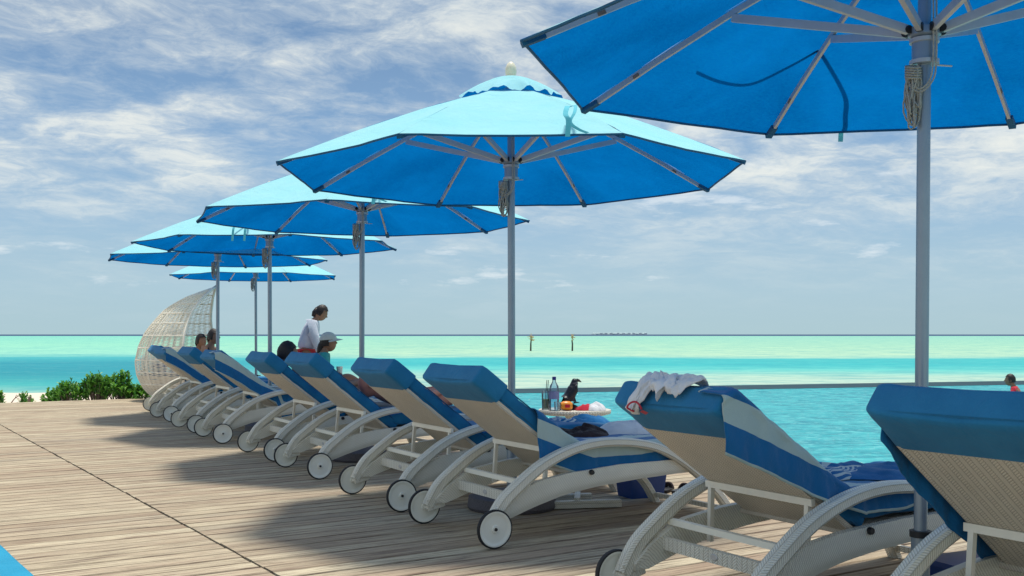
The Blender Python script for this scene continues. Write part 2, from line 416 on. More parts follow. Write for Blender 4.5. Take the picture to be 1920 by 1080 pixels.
# ------------------------------------------------------------------ mesh helpers
class MB:
    def __init__(self):
        self.v = []; self.f = []; self.uv = []; self.mi = []
    def add(self, verts, faces, uvs=None, mi=0):
        o = len(self.v)
        self.v += [tuple(p) for p in verts]
        for k, fc in enumerate(faces):
            self.f.append([o + i for i in fc])
            self.uv.append(uvs[k] if uvs else [(0, 0)] * len(fc))
            self.mi.append(mi)
        return self
    def box(self, c, s, rot=None, mi=0):
        hx, hy, hz = s[0] / 2, s[1] / 2, s[2] / 2
        pts = [Vector((x, y, z)) for x in (-hx, hx) for y in (-hy, hy) for z in (-hz, hz)]
        if rot is not None: pts = [rot @ p for p in pts]
        pts = [p + Vector(c) for p in pts]
        fs = [(0, 1, 3, 2), (4, 6, 7, 5), (0, 4, 5, 1), (2, 3, 7, 6), (0, 2, 6, 4), (1, 5, 7, 3)]
        uvs = []
        for fc in fs:
            a = pts[fc[0]]; l1 = (pts[fc[1]] - a).length; l2 = (pts[fc[3]] - a).length
            uvs.append([(0, 0), (l1, 0), (l1, l2), (0, l2)])
        return self.add(pts, fs, uvs, mi)
    def bar(self, a, b_, w, h, up=(0, 0, 1), mi=0):
        a = Vector(a); b_ = Vector(b_)
        dx = (b_ - a); L = dx.length; dx.normalize()
        y = Vector(up).cross(dx)
        if y.length < 1e-4: y = Vector((0, 1, 0))
        y.normalize(); z = dx.cross(y)
        m = Matrix((dx, y, z)).transposed()
        return self.box((a + b_) / 2, (L, w, h), m, mi)
    def loft(self, rings, closed=True, caps=True, mi=0, uo=0.0):
        """rings: lists of points of equal length"""
        n = len(rings[0]); verts = [p for r in rings for p in r]
        faces = []; uvs = []
        us = [uo]
        for i in range(1, len(rings)):
            c0 = sum((Vector(p) for p in rings[i - 1]), Vector()) / n; c1 = sum((Vector(p) for p in rings[i]), Vector()) / n
            us.append(us[-1] + (c1 - c0).length)
        mid = rings[len(rings) // 2]
        vs = [0.0]
        for j in range(n):
            vs.append(vs[-1] + (Vector(mid[(j + 1) % n]) - Vector(mid[j])).length)
        m = n if closed else n - 1
        for i in range(len(rings) - 1):
            for j in range(m):
                k = (j + 1) % n
                faces.append((i * n + j, i * n + k, (i + 1) * n + k, (i + 1) * n + j))
                uvs.append([(us[i], vs[j]), (us[i], vs[j + 1]), (us[i + 1], vs[j + 1]), (us[i + 1], vs[j])])
        if caps and closed:
            c0 = rings[0][0]
            faces.append(tuple(reversed(range(n)))); uvs.append([(rings[0][i][1] - c0[1], rings[0][i][2] - c0[2]) for i in reversed(range(n))])
            o = (len(rings) - 1) * n
            faces.append(tuple(o + i for i in range(n))); uvs.append([(rings[-1][i][1] - c0[1], rings[-1][i][2] - c0[2]) for i in range(n)])
        return self.add(verts, faces, uvs, mi)
    def tube(self, pts, r, n=8, mi=0, closed=False):
        pts = [Vector(p) for p in pts]
        if not hasattr(r, '__len__'): r = [r] * len(pts)
        rings = []; prev = None
        for i, p in enumerate(pts):
            if closed:
                t = pts[(i + 1) % len(pts)] - pts[i - 1]
            else:
                t = pts[min(i + 1, len(pts) - 1)] - pts[max(i - 1, 0)]
            if t.length < 1e-9: t = Vector((0, 0, 1))
            t.normalize()
            if prev is None:
                a = Vector((0, 0, 1)) if abs(t.z) < .9 else Vector((1, 0, 0))
                x = t.cross(a).normalized()
            else:
                x = (prev - t * prev.dot(t)).normalized()
            prev = x; y = t.cross(x)
            rings.append([p + (x * math.cos(2 * math.pi * k / n) + y * math.sin(2 * math.pi * k / n)) * r[i] for k in range(n)])
        if closed: rings.append(rings[0])
        return self.loft(rings, True, not closed, mi)
    def lathe(self, prof, n=20, c=(0, 0, 0), axis='z', mi=0, hollow=False):
        rings = []
        if hollow: prof = list(prof) + [prof[0]]
        for (r, h) in prof:
            ring = []
            for k in range(n):
                a = 2 * math.pi * k / n
                x, y = r * math.cos(a), r * math.sin(a)
                if axis == 'z': p = (x, y, h)
                elif axis == 'y': p = (x, h, -y)
                else: p = (h, x, y)
                ring.append(Vector(p) + Vector(c))
            rings.append(ring)
        return self.loft(rings, True, not hollow, mi)
    def grid(self, fn, nu, nv, mi=0, uvf=None):
        pts = [[Vector(fn(i / nu, j / nv)) for j in range(nv + 1)] for i in range(nu + 1)]
        us = [[0.0] * (nv + 1) for _ in range(nu + 1)]; vs = [[0.0] * (nv + 1) for _ in range(nu + 1)]
        for i in range(nu + 1):
            for j in range(nv + 1):
                if i: us[i][j] = us[i - 1][j] + (pts[i][j] - pts[i - 1][j]).length
                if j: vs[i][j] = vs[i][j - 1] + (pts[i][j] - pts[i][j - 1]).length
        verts = [p for r_ in pts for p in r_]
        faces = []; uvs = []
        w = nv + 1
        for i in range(nu):
            for j in range(nv):
                faces.append((i * w + j, (i + 1) * w + j, (i + 1) * w + j + 1, i * w + j + 1))
                uvs.append([(us[a][c], vs[a][c]) for a, c in ((i, j), (i + 1, j), (i + 1, j + 1), (i, j + 1))])
        return self.add(verts, faces, uvs, mi)
    def mesh(self, name, mats, smooth=False, angle=None):
        me = bpy.data.meshes.new(name)
        me.from_pydata(self.v, [], self.f)
        for m in (mats if isinstance(mats, (list, tuple)) else [mats]): me.materials.append(m)
        ul = me.uv_layers.new(name='UVMap')
        k = 0
        flat = []
        for u in self.uv:
            for a in u: flat += [a[0], a[1]]
        ul.data.foreach_set('uv', flat)
        me.polygons.foreach_set('material_index', self.mi)
        if smooth:
            me.polygons.foreach_set('use_smooth', [True] * len(me.polygons))
            if angle is not None:
                me.set_sharp_from_angle(angle=R(angle))
        me.update()
        return me

def link(name, me, parent=None):
    o = bpy.data.objects.new(name, me); COL.objects.link(o)
    if parent is not None: o.parent = parent
    return o
def part(name, mb, m, parent, smooth=False, angle=40, label=None):
    o = link(name, mb.mesh(name, m, smooth, angle), parent)
    if label: o['label'] = label
    return o
def tag(o, label, cat, group=None, kind=None):
    o['label'] = label; o['category'] = cat
    if group: o['group'] = group
    if kind: o['kind'] = kind
    return o
def thing(name, label, cat, loc=(0, 0, 0), rz=0.0, group=None):
    o = bpy.data.objects.new(name, None); COL.objects.link(o)
    o.empty_display_size = .1
    o.location = loc; o.rotation_euler = (0, 0, rz)
    return tag(o, label, cat, group)
def structure(name, mb, m, smooth=False):
    o = link(name, mb.mesh(name, m, smooth)); o['kind'] = 'structure'; return o
KIDS = {}
def kids(o): return [c for c in COL.objects if c.parent == o]
def copy_tree(o, parent=None):
    c = o.copy(); COL.objects.link(c)
    if parent is not None: c.parent = parent
    for ch in kids(o):
        copy_tree(ch, c)
    return c
def smoothstep(a, b_, x):
    t = max(0, min(1, (x - a) / (b_ - a))); return t * t * (3 - 2 * t)
def interp(tab, x):
    if x <= tab[0][0]: return tab[0][1]
    for (x0, y0), (x1, y1) in zip(tab, tab[1:]):
        if x <= x1:
            return y0 + (y1 - y0) * (x - x0) / (x1 - x0)
    return tab[-1][1]
def catmull(pts, sub=6):
    pts = [Vector(p) for p in pts]; out = []
    for i in range(len(pts) - 1):
        p0 = pts[max(i - 1, 0)]; p1 = pts[i]; p2 = pts[i + 1]; p3 = pts[min(i + 2, len(pts) - 1)]
        for k in range(sub):
            t = k / sub
            out.append(.5 * ((2 * p1) + (-p0 + p2) * t + (2 * p0 - 5 * p1 + 4 * p2 - p3) * t * t + (-p0 + 3 * p1 - 3 * p2 + p3) * t ** 3))
    out.append(pts[-1]); return out
def fbm(x, y=0.0, z=0.0): return noise.fractal(Vector((x, y, z)), 1.0, 2.0, 4)

# ------------------------------------------------------------------ setting: ground, sea, pool, deck
DA = R(33.1)
J0 = Vector((-1.17, 5.188, 0))
ER = Vector((-math.sin(DA), math.cos(DA), 0)); ES = Vector((math.cos(DA), math.sin(DA), 0))
def dk(s, r, z=0.0): return J0 + ES * s + ER * r + Vector((0, 0, z))
SEA_Z = -.8
sea = MB()
rad = 30000
sea.add([(rad * math.cos(2 * math.pi * k / 96), rad * math.sin(2 * math.pi * k / 96), SEA_Z) for k in range(96)], [tuple(range(96))])
structure('sea', sea, M['sea'])
# beach: slopes from beneath the deck end down into the lagoon
def beach(u, v):
    y = -12 + v * 56
    x = -90 + u * 86
    edge = 35.5 + 1.2 * fbm(x * .08, 3.1) + .02 * (x + 8) ** 1 * .5
    z = -.16 if y < 19 else -.16 - .64 * (y - 19) / (edge - 19)
    z += .035 * fbm(x * .5, y * .5)
    if y < 17: z = min(z, -.14)
    return (x, y, z)
bm_ = MB(); bm_.grid(beach, 120, 80); structure('beach_sand', bm_, M['sand'], True)

POOL_S = 5.3; DECK_R0 = -5.0; DECK_R1 = 15.24
# pool far (infinity) edge
PE0 = Vector((-5.9, 20.6, 0)); PE1 = Vector((30.0, 31.4, 0))
pd = (PE1 - PE0).normalized()
pool = MB()
pn = Vector((-pd.y, pd.x, 0))
a = dk(POOL_S, -12, -.07)
# near side meets the infinity edge here
_d = dk(POOL_S, 0); _den = ER.x * pd.y - ER.y * pd.x
_t = ((PE0.x - _d.x) * pd.y - (PE0.y - _d.y) * pd.x) / _den
PE0 = _d + ER * _t; PE0.z = 0
pool.add([a, a + Vector((50, 0, 0)), Vector((45, 35.9, -.07)), PE1 + Vector((0, 0, -.07)), PE0 + Vector((0, 0, -.07))], [(0, 1, 4), (1, 2, 3), (1, 3, 4)])
structure('pool_water', pool, M['pool'])
ed = MB()
e0 = PE0 - pd * 1.0; e1 = PE1 + pd * 18
ed.add([e0 + Vector((0, 0, -.066)), e1 + Vector((0, 0, -.066)), e1 + pn * 1.5 + Vector((0, 0, -.050)), e0 + pn * 1.5 + Vector((0, 0, -.050)),
        e0 + pn * 1.5 + Vector((0, 0, -1.2)), e1 + pn * 1.5 + Vector((0, 0, -1.2)), e0 + Vector((0, 0, -1.2)), e1 + Vector((0, 0, -1.2))],
       [(0, 1, 2, 3), (3, 2, 5, 4), (6, 7, 1, 0), (4, 5, 7, 6), (0, 3, 4, 6), (1, 7, 5, 2)])
structure('pool_edge', ed, M['pool_edge'])
# deck
dbase = MB()
c_ = dk((POOL_S - 8.1) / 2 + .02, (DECK_R0 + DECK_R1) / 2, -.12)
rot = Matrix((ES, ER, Vector((0, 0, 1)))).transposed()
dbase.box(c_, (POOL_S + 8.1, DECK_R1 - DECK_R0, .16), rot)
deck = structure('deck', dbase, M['post_dark'])
PITCH = .145; PW = .1335
def plank_mesh(L, nseg):
    mb = MB(); h = PW / 2; bev = .004
    prof = [(-h, -.03), (-h, -bev), (-h + bev, 0), (h - bev, 0), (h, -bev), (h, -.03)]
    rings = [[Vector((-L / 2 + L * i / nseg, y, z)) for y, z in prof] for i in range(nseg + 1)]
    mb.loft(rings); return mb.mesh('plank', M['plank'])
Lr = POOL_S - .012; Ll = 8.0
pmR = plank_mesh(Lr, 1); pmL = plank_mesh(Ll, 1)
nrow = int((DECK_R1 - DECK_R0) / PITCH)
rp = random.Random(3)
for i in range(nrow):
    r = DECK_R0 + PITCH * (i + .5)
    for (me, s0) in ((pmR, .008 + Lr / 2), (pmL, -.010 - Ll / 2)):
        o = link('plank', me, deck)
        o.location = dk(s0 + rp.uniform(-.004, .004) , r + rp.uniform(-.0012, .0012), rp.uniform(-.003, .0))
        o.rotation_euler = (rp.uniform(-.006, .006), 0, DA + rp.uniform(-.0004, .0004))
# pale coping strip at the pool side
cp = MB(); cp.box(dk(POOL_S + .13, (DECK_R0 + DECK_R1) / 2, -.03), (.24, DECK_R1 - DECK_R0, .06), rot)
structure('pool_coping', cp, M['sand'])

# ------------------------------------------------------------------ sun lounger
LA = R(30)                       # all loungers point this way
BU = Vector((.784, 0, -.620)); BN = Vector((.620, 0, .784)); B0 = Vector((-.054, 0, .955))
def back(u, y, w): return B0 + BU * u + BN * w + Vector((0, y, 0))
ARCH = [(-.030, .135), (.005, .200), (.06, .275), (.155, .352), (.302, .452), (.443, .515), (.589, .556), (.738, .575), (.888, .574), (1.042, .558), (1.202, .520), (1.366, .445), (1.534, .335), (1.66, .235), (1.76, .130), (1.84, .0)]
def arch_mesh(side):
    pts = catmull([(s, 0, z) for s, z in ARCH], 3)
    mb = MB(); rings = []
    wy = .034
    for i, p in enumerate(pts):
        t = (pts[min(i + 1, len(pts) - 1)] - pts[max(i - 1, 0)]).normalized()
        nrm = Vector((-t.z, 0, t.x))
        k = i / (len(pts) - 1)
        th = .072 - .020 * smoothstep(.1, .5, k)
        yy = .400 * side
        yin = yy - side * wy; you = yy + side * wy
        q = th * .22
        sec = [(-wy, -th + q), (-wy, -q), (-wy + .012, 0), (wy - .012, 0), (wy, -q), (wy, -th + q), (wy - .012, -th), (-wy + .012, -th)]
        rings.append([p + nrm * b_ + Vector((0, yy + a_, 0)) for a_, b_ in sec])
    mb.loft(rings); return mb
PT = [(.035, .165), (.12, .245), (.30, .342), (.55, .380), (.93, .408), (1.30, .410), (1.62, .395), (1.95, .372)]
PBt = [(.035, .135), (.11, .138), (.302, .200), (.514, .255), (.738, .285), (1.042, .308), (1.366, .322), (1.62, .325), (1.95, .330)]
def panel_mesh(side):
    mb = MB(); ss = [.035 + (1.95 - .035) * i / 26 for i in range(27)]
    yo = .388 * side; yi = .350 * side
    rings = []
    for s in ss:
        t = interp(PT, s); b_ = interp(PBt, s)
        bow = .006 * math.sin(math.pi * min(1, s / 1.9)) * side
        m_ = (t + b_) / 2
        rings.append([Vector((s, yo, b_)), Vector((s, yo + bow, m_)), Vector((s, yo, t)), Vector((s, yi, t)), Vector((s, yi, m_)), Vector((s, yi, b_))])
    mb.loft(rings); return mb
def cushion(rings_fn, n, seed, amp=.006):
    """rings_fn(t) -> centre, half width, half thickness, ydir, ndir"""
    mb = MB(); rings = []
    for i in range(n + 1):
        t = i / n
        c, hw, ht, nd = rings_fn(t)
        e = min(t, 1 - t) * n
        k = 1.0 if e >= 2 else (.62, .93)[int(e)]
        ring = []
        m = 28
        for j in range(m):
            a = 2 * math.pi * j / m
            ca, sa = math.cos(a), math.sin(a)
            sy = math.copysign(abs(ca) ** .18, ca); sn = math.copysign(abs(sa) ** .26, sa)
            p = c + Vector((0, sy * hw * (1 if k > .9 else .975), 0)) + nd * (sn * ht * k)
            p += nd * (amp * 1.5 * fbm(p.x * 5 + seed, p.y * 5, p.z * 5) - .008 * math.exp(-((t * 5 + seed) % 1 - .5) ** 2 / .004) * (1 if n == 26 and sn > .5 else 0)) + Vector((0, amp * fbm(p.x * 6, p.z * 6 + seed, 2), 0))
            ring.append(p)
        rings.append(ring)
    mb.loft(rings); return mb
def back_cushion_mesh(seed=0):
    def fn(t):
        u = .022 + t * .95
        w = .053
        sag = -.008 * math.sin(math.pi * t)
        return back(u, 0, w + sag), .332, .053, BN
    return cushion(fn, 26, seed)
def cap_mesh():
    # pocket of the cushion cover pulled over the head end of the backrest
    mb = MB()
    def ringat(u, grow, flo):
        ring = []
        m = 36
        for j in range(m):
            a = 2 * math.pi * j / m
            ca, sa = math.cos(a), math.sin(a)
            sy = math.copysign(abs(ca) ** .18, ca); sn = math.copysign(abs(sa) ** .22, sa)
            w = .046 + sn * (.064 + grow)
            yy = sy * (.3385 + grow)
            rear = sn < 0
            ring.append(back(u + (flo * (.7 if rear else 1)) + .008 * fbm(yy * 4, sn), yy, w + .004 * fbm(yy * 7, u * 9)))
        return ring
    rings = [ringat(-.006, -.016, 0), ringat(-.003, -.005, 0), ringat(.005, .0, 0), ringat(.035, .003, 0), ringat(.11, .003, 0), ringat(.19, .004, .008), ringat(.193, -.003, .008)]
    # dip along the head ridge
    for ri, k in ((0, 1), (1, 1), (2, .8), (3, .4)):
        for p in rings[ri]:
            dip = .020 * (1 - (p.y / .34) ** 2) * k
            p += BU * dip * .9
    mb.loft(rings); return mb
def wicker_back_mesh():
    mb = MB()
    def sh(t, hw, w0, w1):
        u = t
        return [back(u, -hw, w0), back(u, hw, w0), back(u, hw, w1), back(u, -hw, w1)]
    rings = [sh(u, .325, -.020, .004) for u in [.188 + .752 * i / 10 for i in range(11)]]
    # uv along u and y suits the cream weave
    mb.loft(rings); return mb
def seat_deck_mesh():
    mb = MB()
    rings = [[Vector((s, y, z)) for y, z in ((-.352, zt - .03), (.352, zt - .03), (.352, zt + .0), (-.352, zt + .0))] for s, zt in [(.66, .375), (.75, .385), (1.3, .395), (1.62, .380), (1.94, .355)]]
    mb.loft(rings); return mb
def seat_cushion_mesh(seed=0):
    def fn(t):
        s = .70 + t * 1.24
        z = .462 + .018 * math.sin(math.pi * t) - .02 * t
        return Vector((s, 0, z)), .335, .058, Vector((0, 0, 1))
    return cushion(fn, 26, seed)
def wheel(parent, side):
    y0 = .452 * side
    rootmb = MB()
    # dished disc
    prof = [(.0, -.014), (.020, -.014), (.024, -.006), (.070, -.004), (.082, -.006), (.092, -.012), (.100, -.012), (.102, .012), (.092, .012), (.082, .006), (.07, .004), (.024, .006), (.02, .014), (0, .014)]
    rootmb.lathe(prof, 36, (0, 0, 0), 'y')
    w = part('wheel', rootmb, M['wheel'], parent, True, 30)
    w.location = (0, y0, .110)
    t = MB(); t.lathe([(.1005, -.013), (.107, -.013), (.110, -.007), (.110, .007), (.107, .013), (.1005, .013)], 40, (0, 0, 0), 'y', hollow=True)
    part('tyre', t, M['tyre'], w, True, 30)
    h = MB(); h.lathe([(0, -.022), (.008, -.022), (.010, -.016), (.010, .016), (.008, .022), (0, .022)], 12, (0, 0, 0), 'y')
    part('hub_bolt', h, M['black'], w, True, 30)
    return w
def make_lounger(label):
    t = thing('sun_lounger', label, 'sun lounger', (0, 0, 0), LA, 'sun loungers in the row')
    for sd_ in (-1, 1):
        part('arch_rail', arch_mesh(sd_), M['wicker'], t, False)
        part('side_panel', panel_mesh(sd_), M['wicker_panel'], t, True, 40)
        wheel(t, sd_)
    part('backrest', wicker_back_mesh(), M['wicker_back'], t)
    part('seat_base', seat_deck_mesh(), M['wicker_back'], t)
    bc = part('back_cushion', back_cushion_mesh(1), M['blue'], t, True, 60)
    part('cushion_cap', cap_mesh(), M['cap'], bc, True, 60)
    for sd_ in (-1, 1):
        for w_ in (.016, .089):
            m = MB(); m.tube([back(.05 + .90 * i / 12, sd_ * (.3285 + .001 * math.sin(i * 2.1)), w_ + .002 * math.sin(i * 1.7)) for i in range(13)], .0042, 5); part('piping', m, M['pocket'], bc, True)
    part('seat_cushion', seat_cushion_mesh(5), M['blue'], t, True, 60)
    m = MB(); m.bar((.262, -.385, .335), (.262, .385, .335), .030, .028); part('cross_rail', m, M['white_plastic'], t)
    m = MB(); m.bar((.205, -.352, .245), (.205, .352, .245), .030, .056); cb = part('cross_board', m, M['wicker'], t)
    m = MB()
    m.lathe([(0, -.003), (.020, -.003), (.024, 0), (0, 0)], 20, (0, 0, 0), 'x'); bd = part('oval_badge', m, M['rib'], cb)
    bd.scale = (1, 1, .62); bd.location = (.1885, 0, .245)
    # inner gusset ends seen behind the cross board
    m = MB()
    for sd_ in (-1, 1):
        m = MB(); m.tube([(.0, .385 * sd_, .11), (.0, .44 * sd_, .11)], .012, 10); part('axle_stub', m, M['white_tube'], t, True)
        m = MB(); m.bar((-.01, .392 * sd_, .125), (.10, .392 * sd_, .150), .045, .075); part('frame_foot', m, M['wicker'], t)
    # support prop
    m = MB()
    tb = back(.66, 0, -.032)
    pts = [(.42, -.30, .255), (tb.x, -.30, tb.z), (tb.x, .30, tb.z), (.42, .30, .255)]
    m.bar(pts[0], pts[1], .022, .022, (0, 1, 0)); m.bar(pts[3], pts[2], .022, .022, (0, 1, 0)); m.bar((tb.x, -.33, tb.z), (tb.x, .33, tb.z), .022, .03)
    part('support_prop', m, M['white_tube'], t)
    for sd_ in (-1, 1):
        m = MB(); m.lathe([(0, -.012), (.014, -.012), (.017, 0), (.014, .012), (0, .012)], 12, (.70, .395 * sd_, .375), 'y')
        part('pivot_knob', m, M['black'], t, True)
    m = MB(); m.bar((1.80, -.37, .055), (1.80, .37, .055), .03, .03); part('foot_rail', m, M['wicker'], t)
    return t

# wheel-pair centres (mid of axle) measured from the photograph
def row_pos(wr, k=.444):
    # wr = right wheel contact (x, y); centre is half an axle further along the row
    return Vector((wr[0] - .5 * k, wr[1] + .866 * k, 0))
L = {
    'A': row_pos((1.607, 2.79)), 'B': row_pos((.923, 3.973)), 'C': row_pos((-.105, 5.824)), 'D': row_pos((-.75, 7.036)),
    'E': row_pos((-1.595, 8.616)), 'F': row_pos((-2.244, 9.832)), 'G': row_pos((-3.179, 11.437)), 'H': row_pos((-3.857, 12.68)),
    'I': row_pos((-4.69, 14.3)), 'J': row_pos((-5.25, 15.60))}
LABELS = {
    'A': 'white rattan lounger with blue cushion, nearest the camera and cut off by the right edge',
    'B': 'white rattan lounger with a white T-shirt and a striped towel over its blue backrest',
    'C': 'white rattan lounger left of the central umbrella pole, striped towel over its seat side',
    'D': 'bare blue backed lounger just left of the central pole, crumpled blue towel on its foot',
    'E': 'bare blue cushioned lounger standing just in front of the woman in the pale cap',
    'F': 'blue cushioned lounger with a dark haired man sitting against its backrest',
    'G': 'far lounger with a striped towel hanging over its side down to the wicker arm',
    'H': 'far lounger with bare blue backrest between two loungers covered in striped towels',
    'I': 'striped towel lounger second from the wicker swing chair',
    'J': 'smallest lounger, last of the row in front of the wicker swing chair'}
proto = make_lounger(LABELS['A'])
LO = {}
rl = random.Random(11)
for k in 'ABCDEFGHIJ':
    o = proto if k == 'A' else copy_tree(proto)
    o.location = L[k]; o['label'] = LABELS[k]
    o.rotation_euler = (0, 0, LA + rl.uniform(-.012, .012))
    LO[k] = o

BACKTILT = {'A': 0, 'B': 3.5, 'C': 1.2, 'D': .4, 'E': -.8, 'F': .3, 'G': 1.0, 'H': -.8, 'I': 1.2, 'J': .2}
PIV = Vector((.69, 0, .37))
def tilt_matrix(k):
    return Matrix.Translation(PIV) @ Matrix.Rotation(-R(BACKTILT[k]), 4, 'Y') @ Matrix.Translation(-PIV)
for k in LO:
    for ch in kids(LO[k]):
        if ch.name.split('.')[0] in ('backrest', 'back_cushion', 'support_prop'):
            ch.matrix_basis = tilt_matrix(k)
def loc(k, s, y, z):
    """local lounger coordinates to world"""
    c, sn = math.cos(LO[k].rotation_euler[2]), math.sin(LO[k].rotation_euler[2])
    b_ = LO[k].location
    return Vector((b_[0] + c * s - sn * y, b_[1] + sn * s + c * y, z))
def place(o, k, s=0, y=0, z=0):
    o.location = loc(k, s, y, z); o.rotation_euler = (0, 0, LO[k].rotation_euler[2])
    return o

# ------------------------------------------------------------------ towels draped over a side
def top_z(s, k='A'):
    """upper surface of cushions at s"""
    mt = tilt_matrix(k)
    f0 = mt @ back(.02, 0, .110); f1 = mt @ back(.9, 0, .110)
    zb = f0.z - (s - f0.x) * (f0.z - f1.z) / (f1.x - f0.x)
    zs = .532
    if s < f0.x: zb = f0.z - (f0.x - s) * .35
    k = .05
    return max(zb, zs) + k * math.exp(-((s - .70) / .10) ** 2) * .4
def drape(name, label, k, s0, s1, zlow, side=-1, inner=.10, m='towel', seed=0, group=None, amp=.012):
    mb = MB()
    ye = .352
    def fn(u, v):
        s = s0 + (s1 - s0) * u
        tz = top_z(s, k) + .003 - .012 * (1 - smoothstep(0, .05, u)) * (1 if s0 > .2 else 0)
        zl = interp(zlow, s)
        hang = tz - zl; inn = inner + .03 * fbm(s * 3 + seed)
        tot = hang + inn
        dd = v * tot          # v = 0 at the lower hem
        if dd < hang - .03:
            f = (hang - dd)
            w = fbm(s * 7 + seed, dd * 3, seed)
            y = ye + .006 + amp * w + .010 * smoothstep(0, hang, f) * (1 + w)
            z = zl + dd
            ss = s + .012 * fbm(s * 5, dd * 5, seed + 4)
        else:
            e = min(1, (dd - (hang - .03)) / .06)
            y = ye + .008 - .02 * e * e - max(0, dd - hang - .03) * (1 if e >= 1 else 0)
            if e >= 1: y = ye - .012 - (dd - hang - .03)
            z = tz - .03 + .03 * math.sin(e * math.pi / 2) + .010 * fbm(s * 9 + seed, y * 6)
            z = z if e < 1 else tz + .007 * abs(fbm(s * 9 + seed, y * 6))
            ss = s + .006 * fbm(s * 5, dd * 5, seed + 4)
        return (ss, y * side, z)
    mb.grid(fn, 90, 34)
    me = mb.mesh(name, M[m], True)
    o = link(name, me)
    md = o.modifiers.new('thickness', 'SOLIDIFY'); md.thickness = .005; md.offset = 0
    place(o, k)
    return tag(o, label, 'towel', group)
drape('beach_towel', 'blue and white striped towel down the backrest beside the white T-shirt', 'B', -.075, 1.05,
      [(-.075, .735), (.17, .64), (.38, .546), (.55, .485), (.70, .44), (.9, .44), (1.1, .46)], inner=.16, seed=1, group='striped towels on the loungers')
drape('beach_towel', 'striped towel hanging under the wicker arm beside the large front wheel', 'C', .335, 1.52,
      [(.335, .47), (.54, .395), (.72, .330), (1.09, .328), (1.35, .352), (1.52, .40)], inner=.5, seed=5, group='striped towels on the loungers')
drape('beach_towel', 'striped towel on the far backrest left of the sitting man, trailing past the arm', 'G', -.06, .95,
      [(-.06, .80), (.2, .66), (.45, .50), (.62, .42), (.70, .20), (.86, .16), (.95, .30)], inner=.3, seed=9, group='striped towels on the loungers')
drape('beach_towel', 'striped towel on the second last lounger before the wicker swing chair', 'I', -.05, .80,
      [(-.05, .82), (.2, .68), (.45, .50), (.80, .42)], inner=.3, seed=13, group='striped towels on the loungers')
drape('beach_towel', 'plain blue towel hanging at the shadowed side of the lounger nearest the camera', 'A', .05, .95,
      [(.05, .84), (.15, .74), (.4, .52), (.62, .36), (.75, .34), (.95, .42)], side=1, inner=.2, m='bluetowel', seed=17)

def heap(name, label, cat, w, loc_, size, m, seed, group=None, rz=0.0, rough=1.0):
    """crumpled cloth: folded sheet heap resting on a surface"""
    mb = MB()
    sx, sy, sz = size
    def fn(u, v):
        a = u * 2 * math.pi; r = v
        rr = 1 + .35 * noise.noise(Vector((math.cos(a) * 1.1 + seed, math.sin(a) * 1.1, seed))) + .12 * noise.noise(Vector((math.cos(a) * 3.1 + seed, math.sin(a) * 3.1, seed)))
        x = math.cos(a) * r * sx * rr; y = math.sin(a) * r * sy * rr
        f = (1 - r ** 2.6)
        q1 = noise.noise(Vector((x * 9 + seed, y * 11, seed))); q2 = noise.noise(Vector((x * 20 + 3 * q1, y * 17 + seed, 2.0)))
        z = sz * f ** .7 * (.72 + .34 * q1 * rough + .22 * q2 * rough)
        z = max(z, .003 + .01 * (1 - r))
        return (x, y, z)
    mb.grid(fn, 64, 22)
    o = link(name, mb.mesh(name, M[m], True))
    o.location = loc_; o.rotation_euler = (0, 0, rz)
    return tag(o, label, cat, group)

# T-shirt over the top of B's backrest
def tshirt():
    t = thing('t_shirt', 'crumpled white T-shirt with red trim lying over the top of a blue backrest', 't-shirt')
    mb = MB()
    def surf(q, y):
        """q runs over the head end: negative = down the rear, positive = down the front"""
        L1 = .135
        if q < -.075:
            p = back(-.004 + (-q - .075), y, -.034)
        elif q < .075:
            a = (q + .075) / .15
            ang = -math.pi / 2 + math.pi * a
            p = back(-.004 - .024 * math.cos(ang), y, .046 + .080 * math.sin(ang))
        else:
            p = back(-.004 + (q - .075), y, .126)
        return p
    def fn(u, v):
        y = .205 - u * .39
        lo = -.045 - .040 * math.sin(u * 9 + 1) - .04 * fbm(u * 4, 1.3)
        if u > .55: lo += .07
        hi = .10 + .05 * fbm(u * 5, 7.7)
        q = lo + (hi - lo) * v
        p = surf(q, y + .035 * fbm(v * 3, u * 3))
        nrm = (p - back(.03, y, .056)); nrm.y = 0; nrm.normalize()
        h = .007 + .024 * (.5 + noise.noise(Vector((u * 5.5 + 3, v * 3.0, 0)))) * .8 + .012 * noise.noise(Vector((u * 14, v * 7, 1)))
        h = max(h, .004)
        e = min(u, 1 - u, v, 1 - v) * 9
        return p + nrm * h * min(1, .25 + e)
    mb.grid(fn, 70, 34)
    sh = part('shirt_body', mb, M['white_cloth'], t, True, 80)
    md = sh.modifiers.new('t', 'SOLIDIFY'); md.thickness = .003
    m2 = MB()
    pts = []
    for i in range(25):
        a = i / 24 * math.pi * 1.3
        p = surf(-.070 + .034 * math.sin(a), .12 - .05 * math.cos(a))
        pts.append(p + Vector((-.030, 0, .004)))
    m2.tube(pts, .0045, 6); part('neck_trim', m2, M['red_trim'], t, True)
    m3 = MB()
    def fs(u, v):
        p = surf(-.085 + .02 * v - .02 * u, .03 + .04 * u + .02 * v)
        return p + Vector((-.036, 0, .0))
    m3.grid(fs, 6, 4); part('sleeve_band', m3, M['red_trim'], t, True)
    place(t, 'B')
    for ch in kids(t): ch.matrix_basis = tilt_matrix('B')
    return t
tshirt()

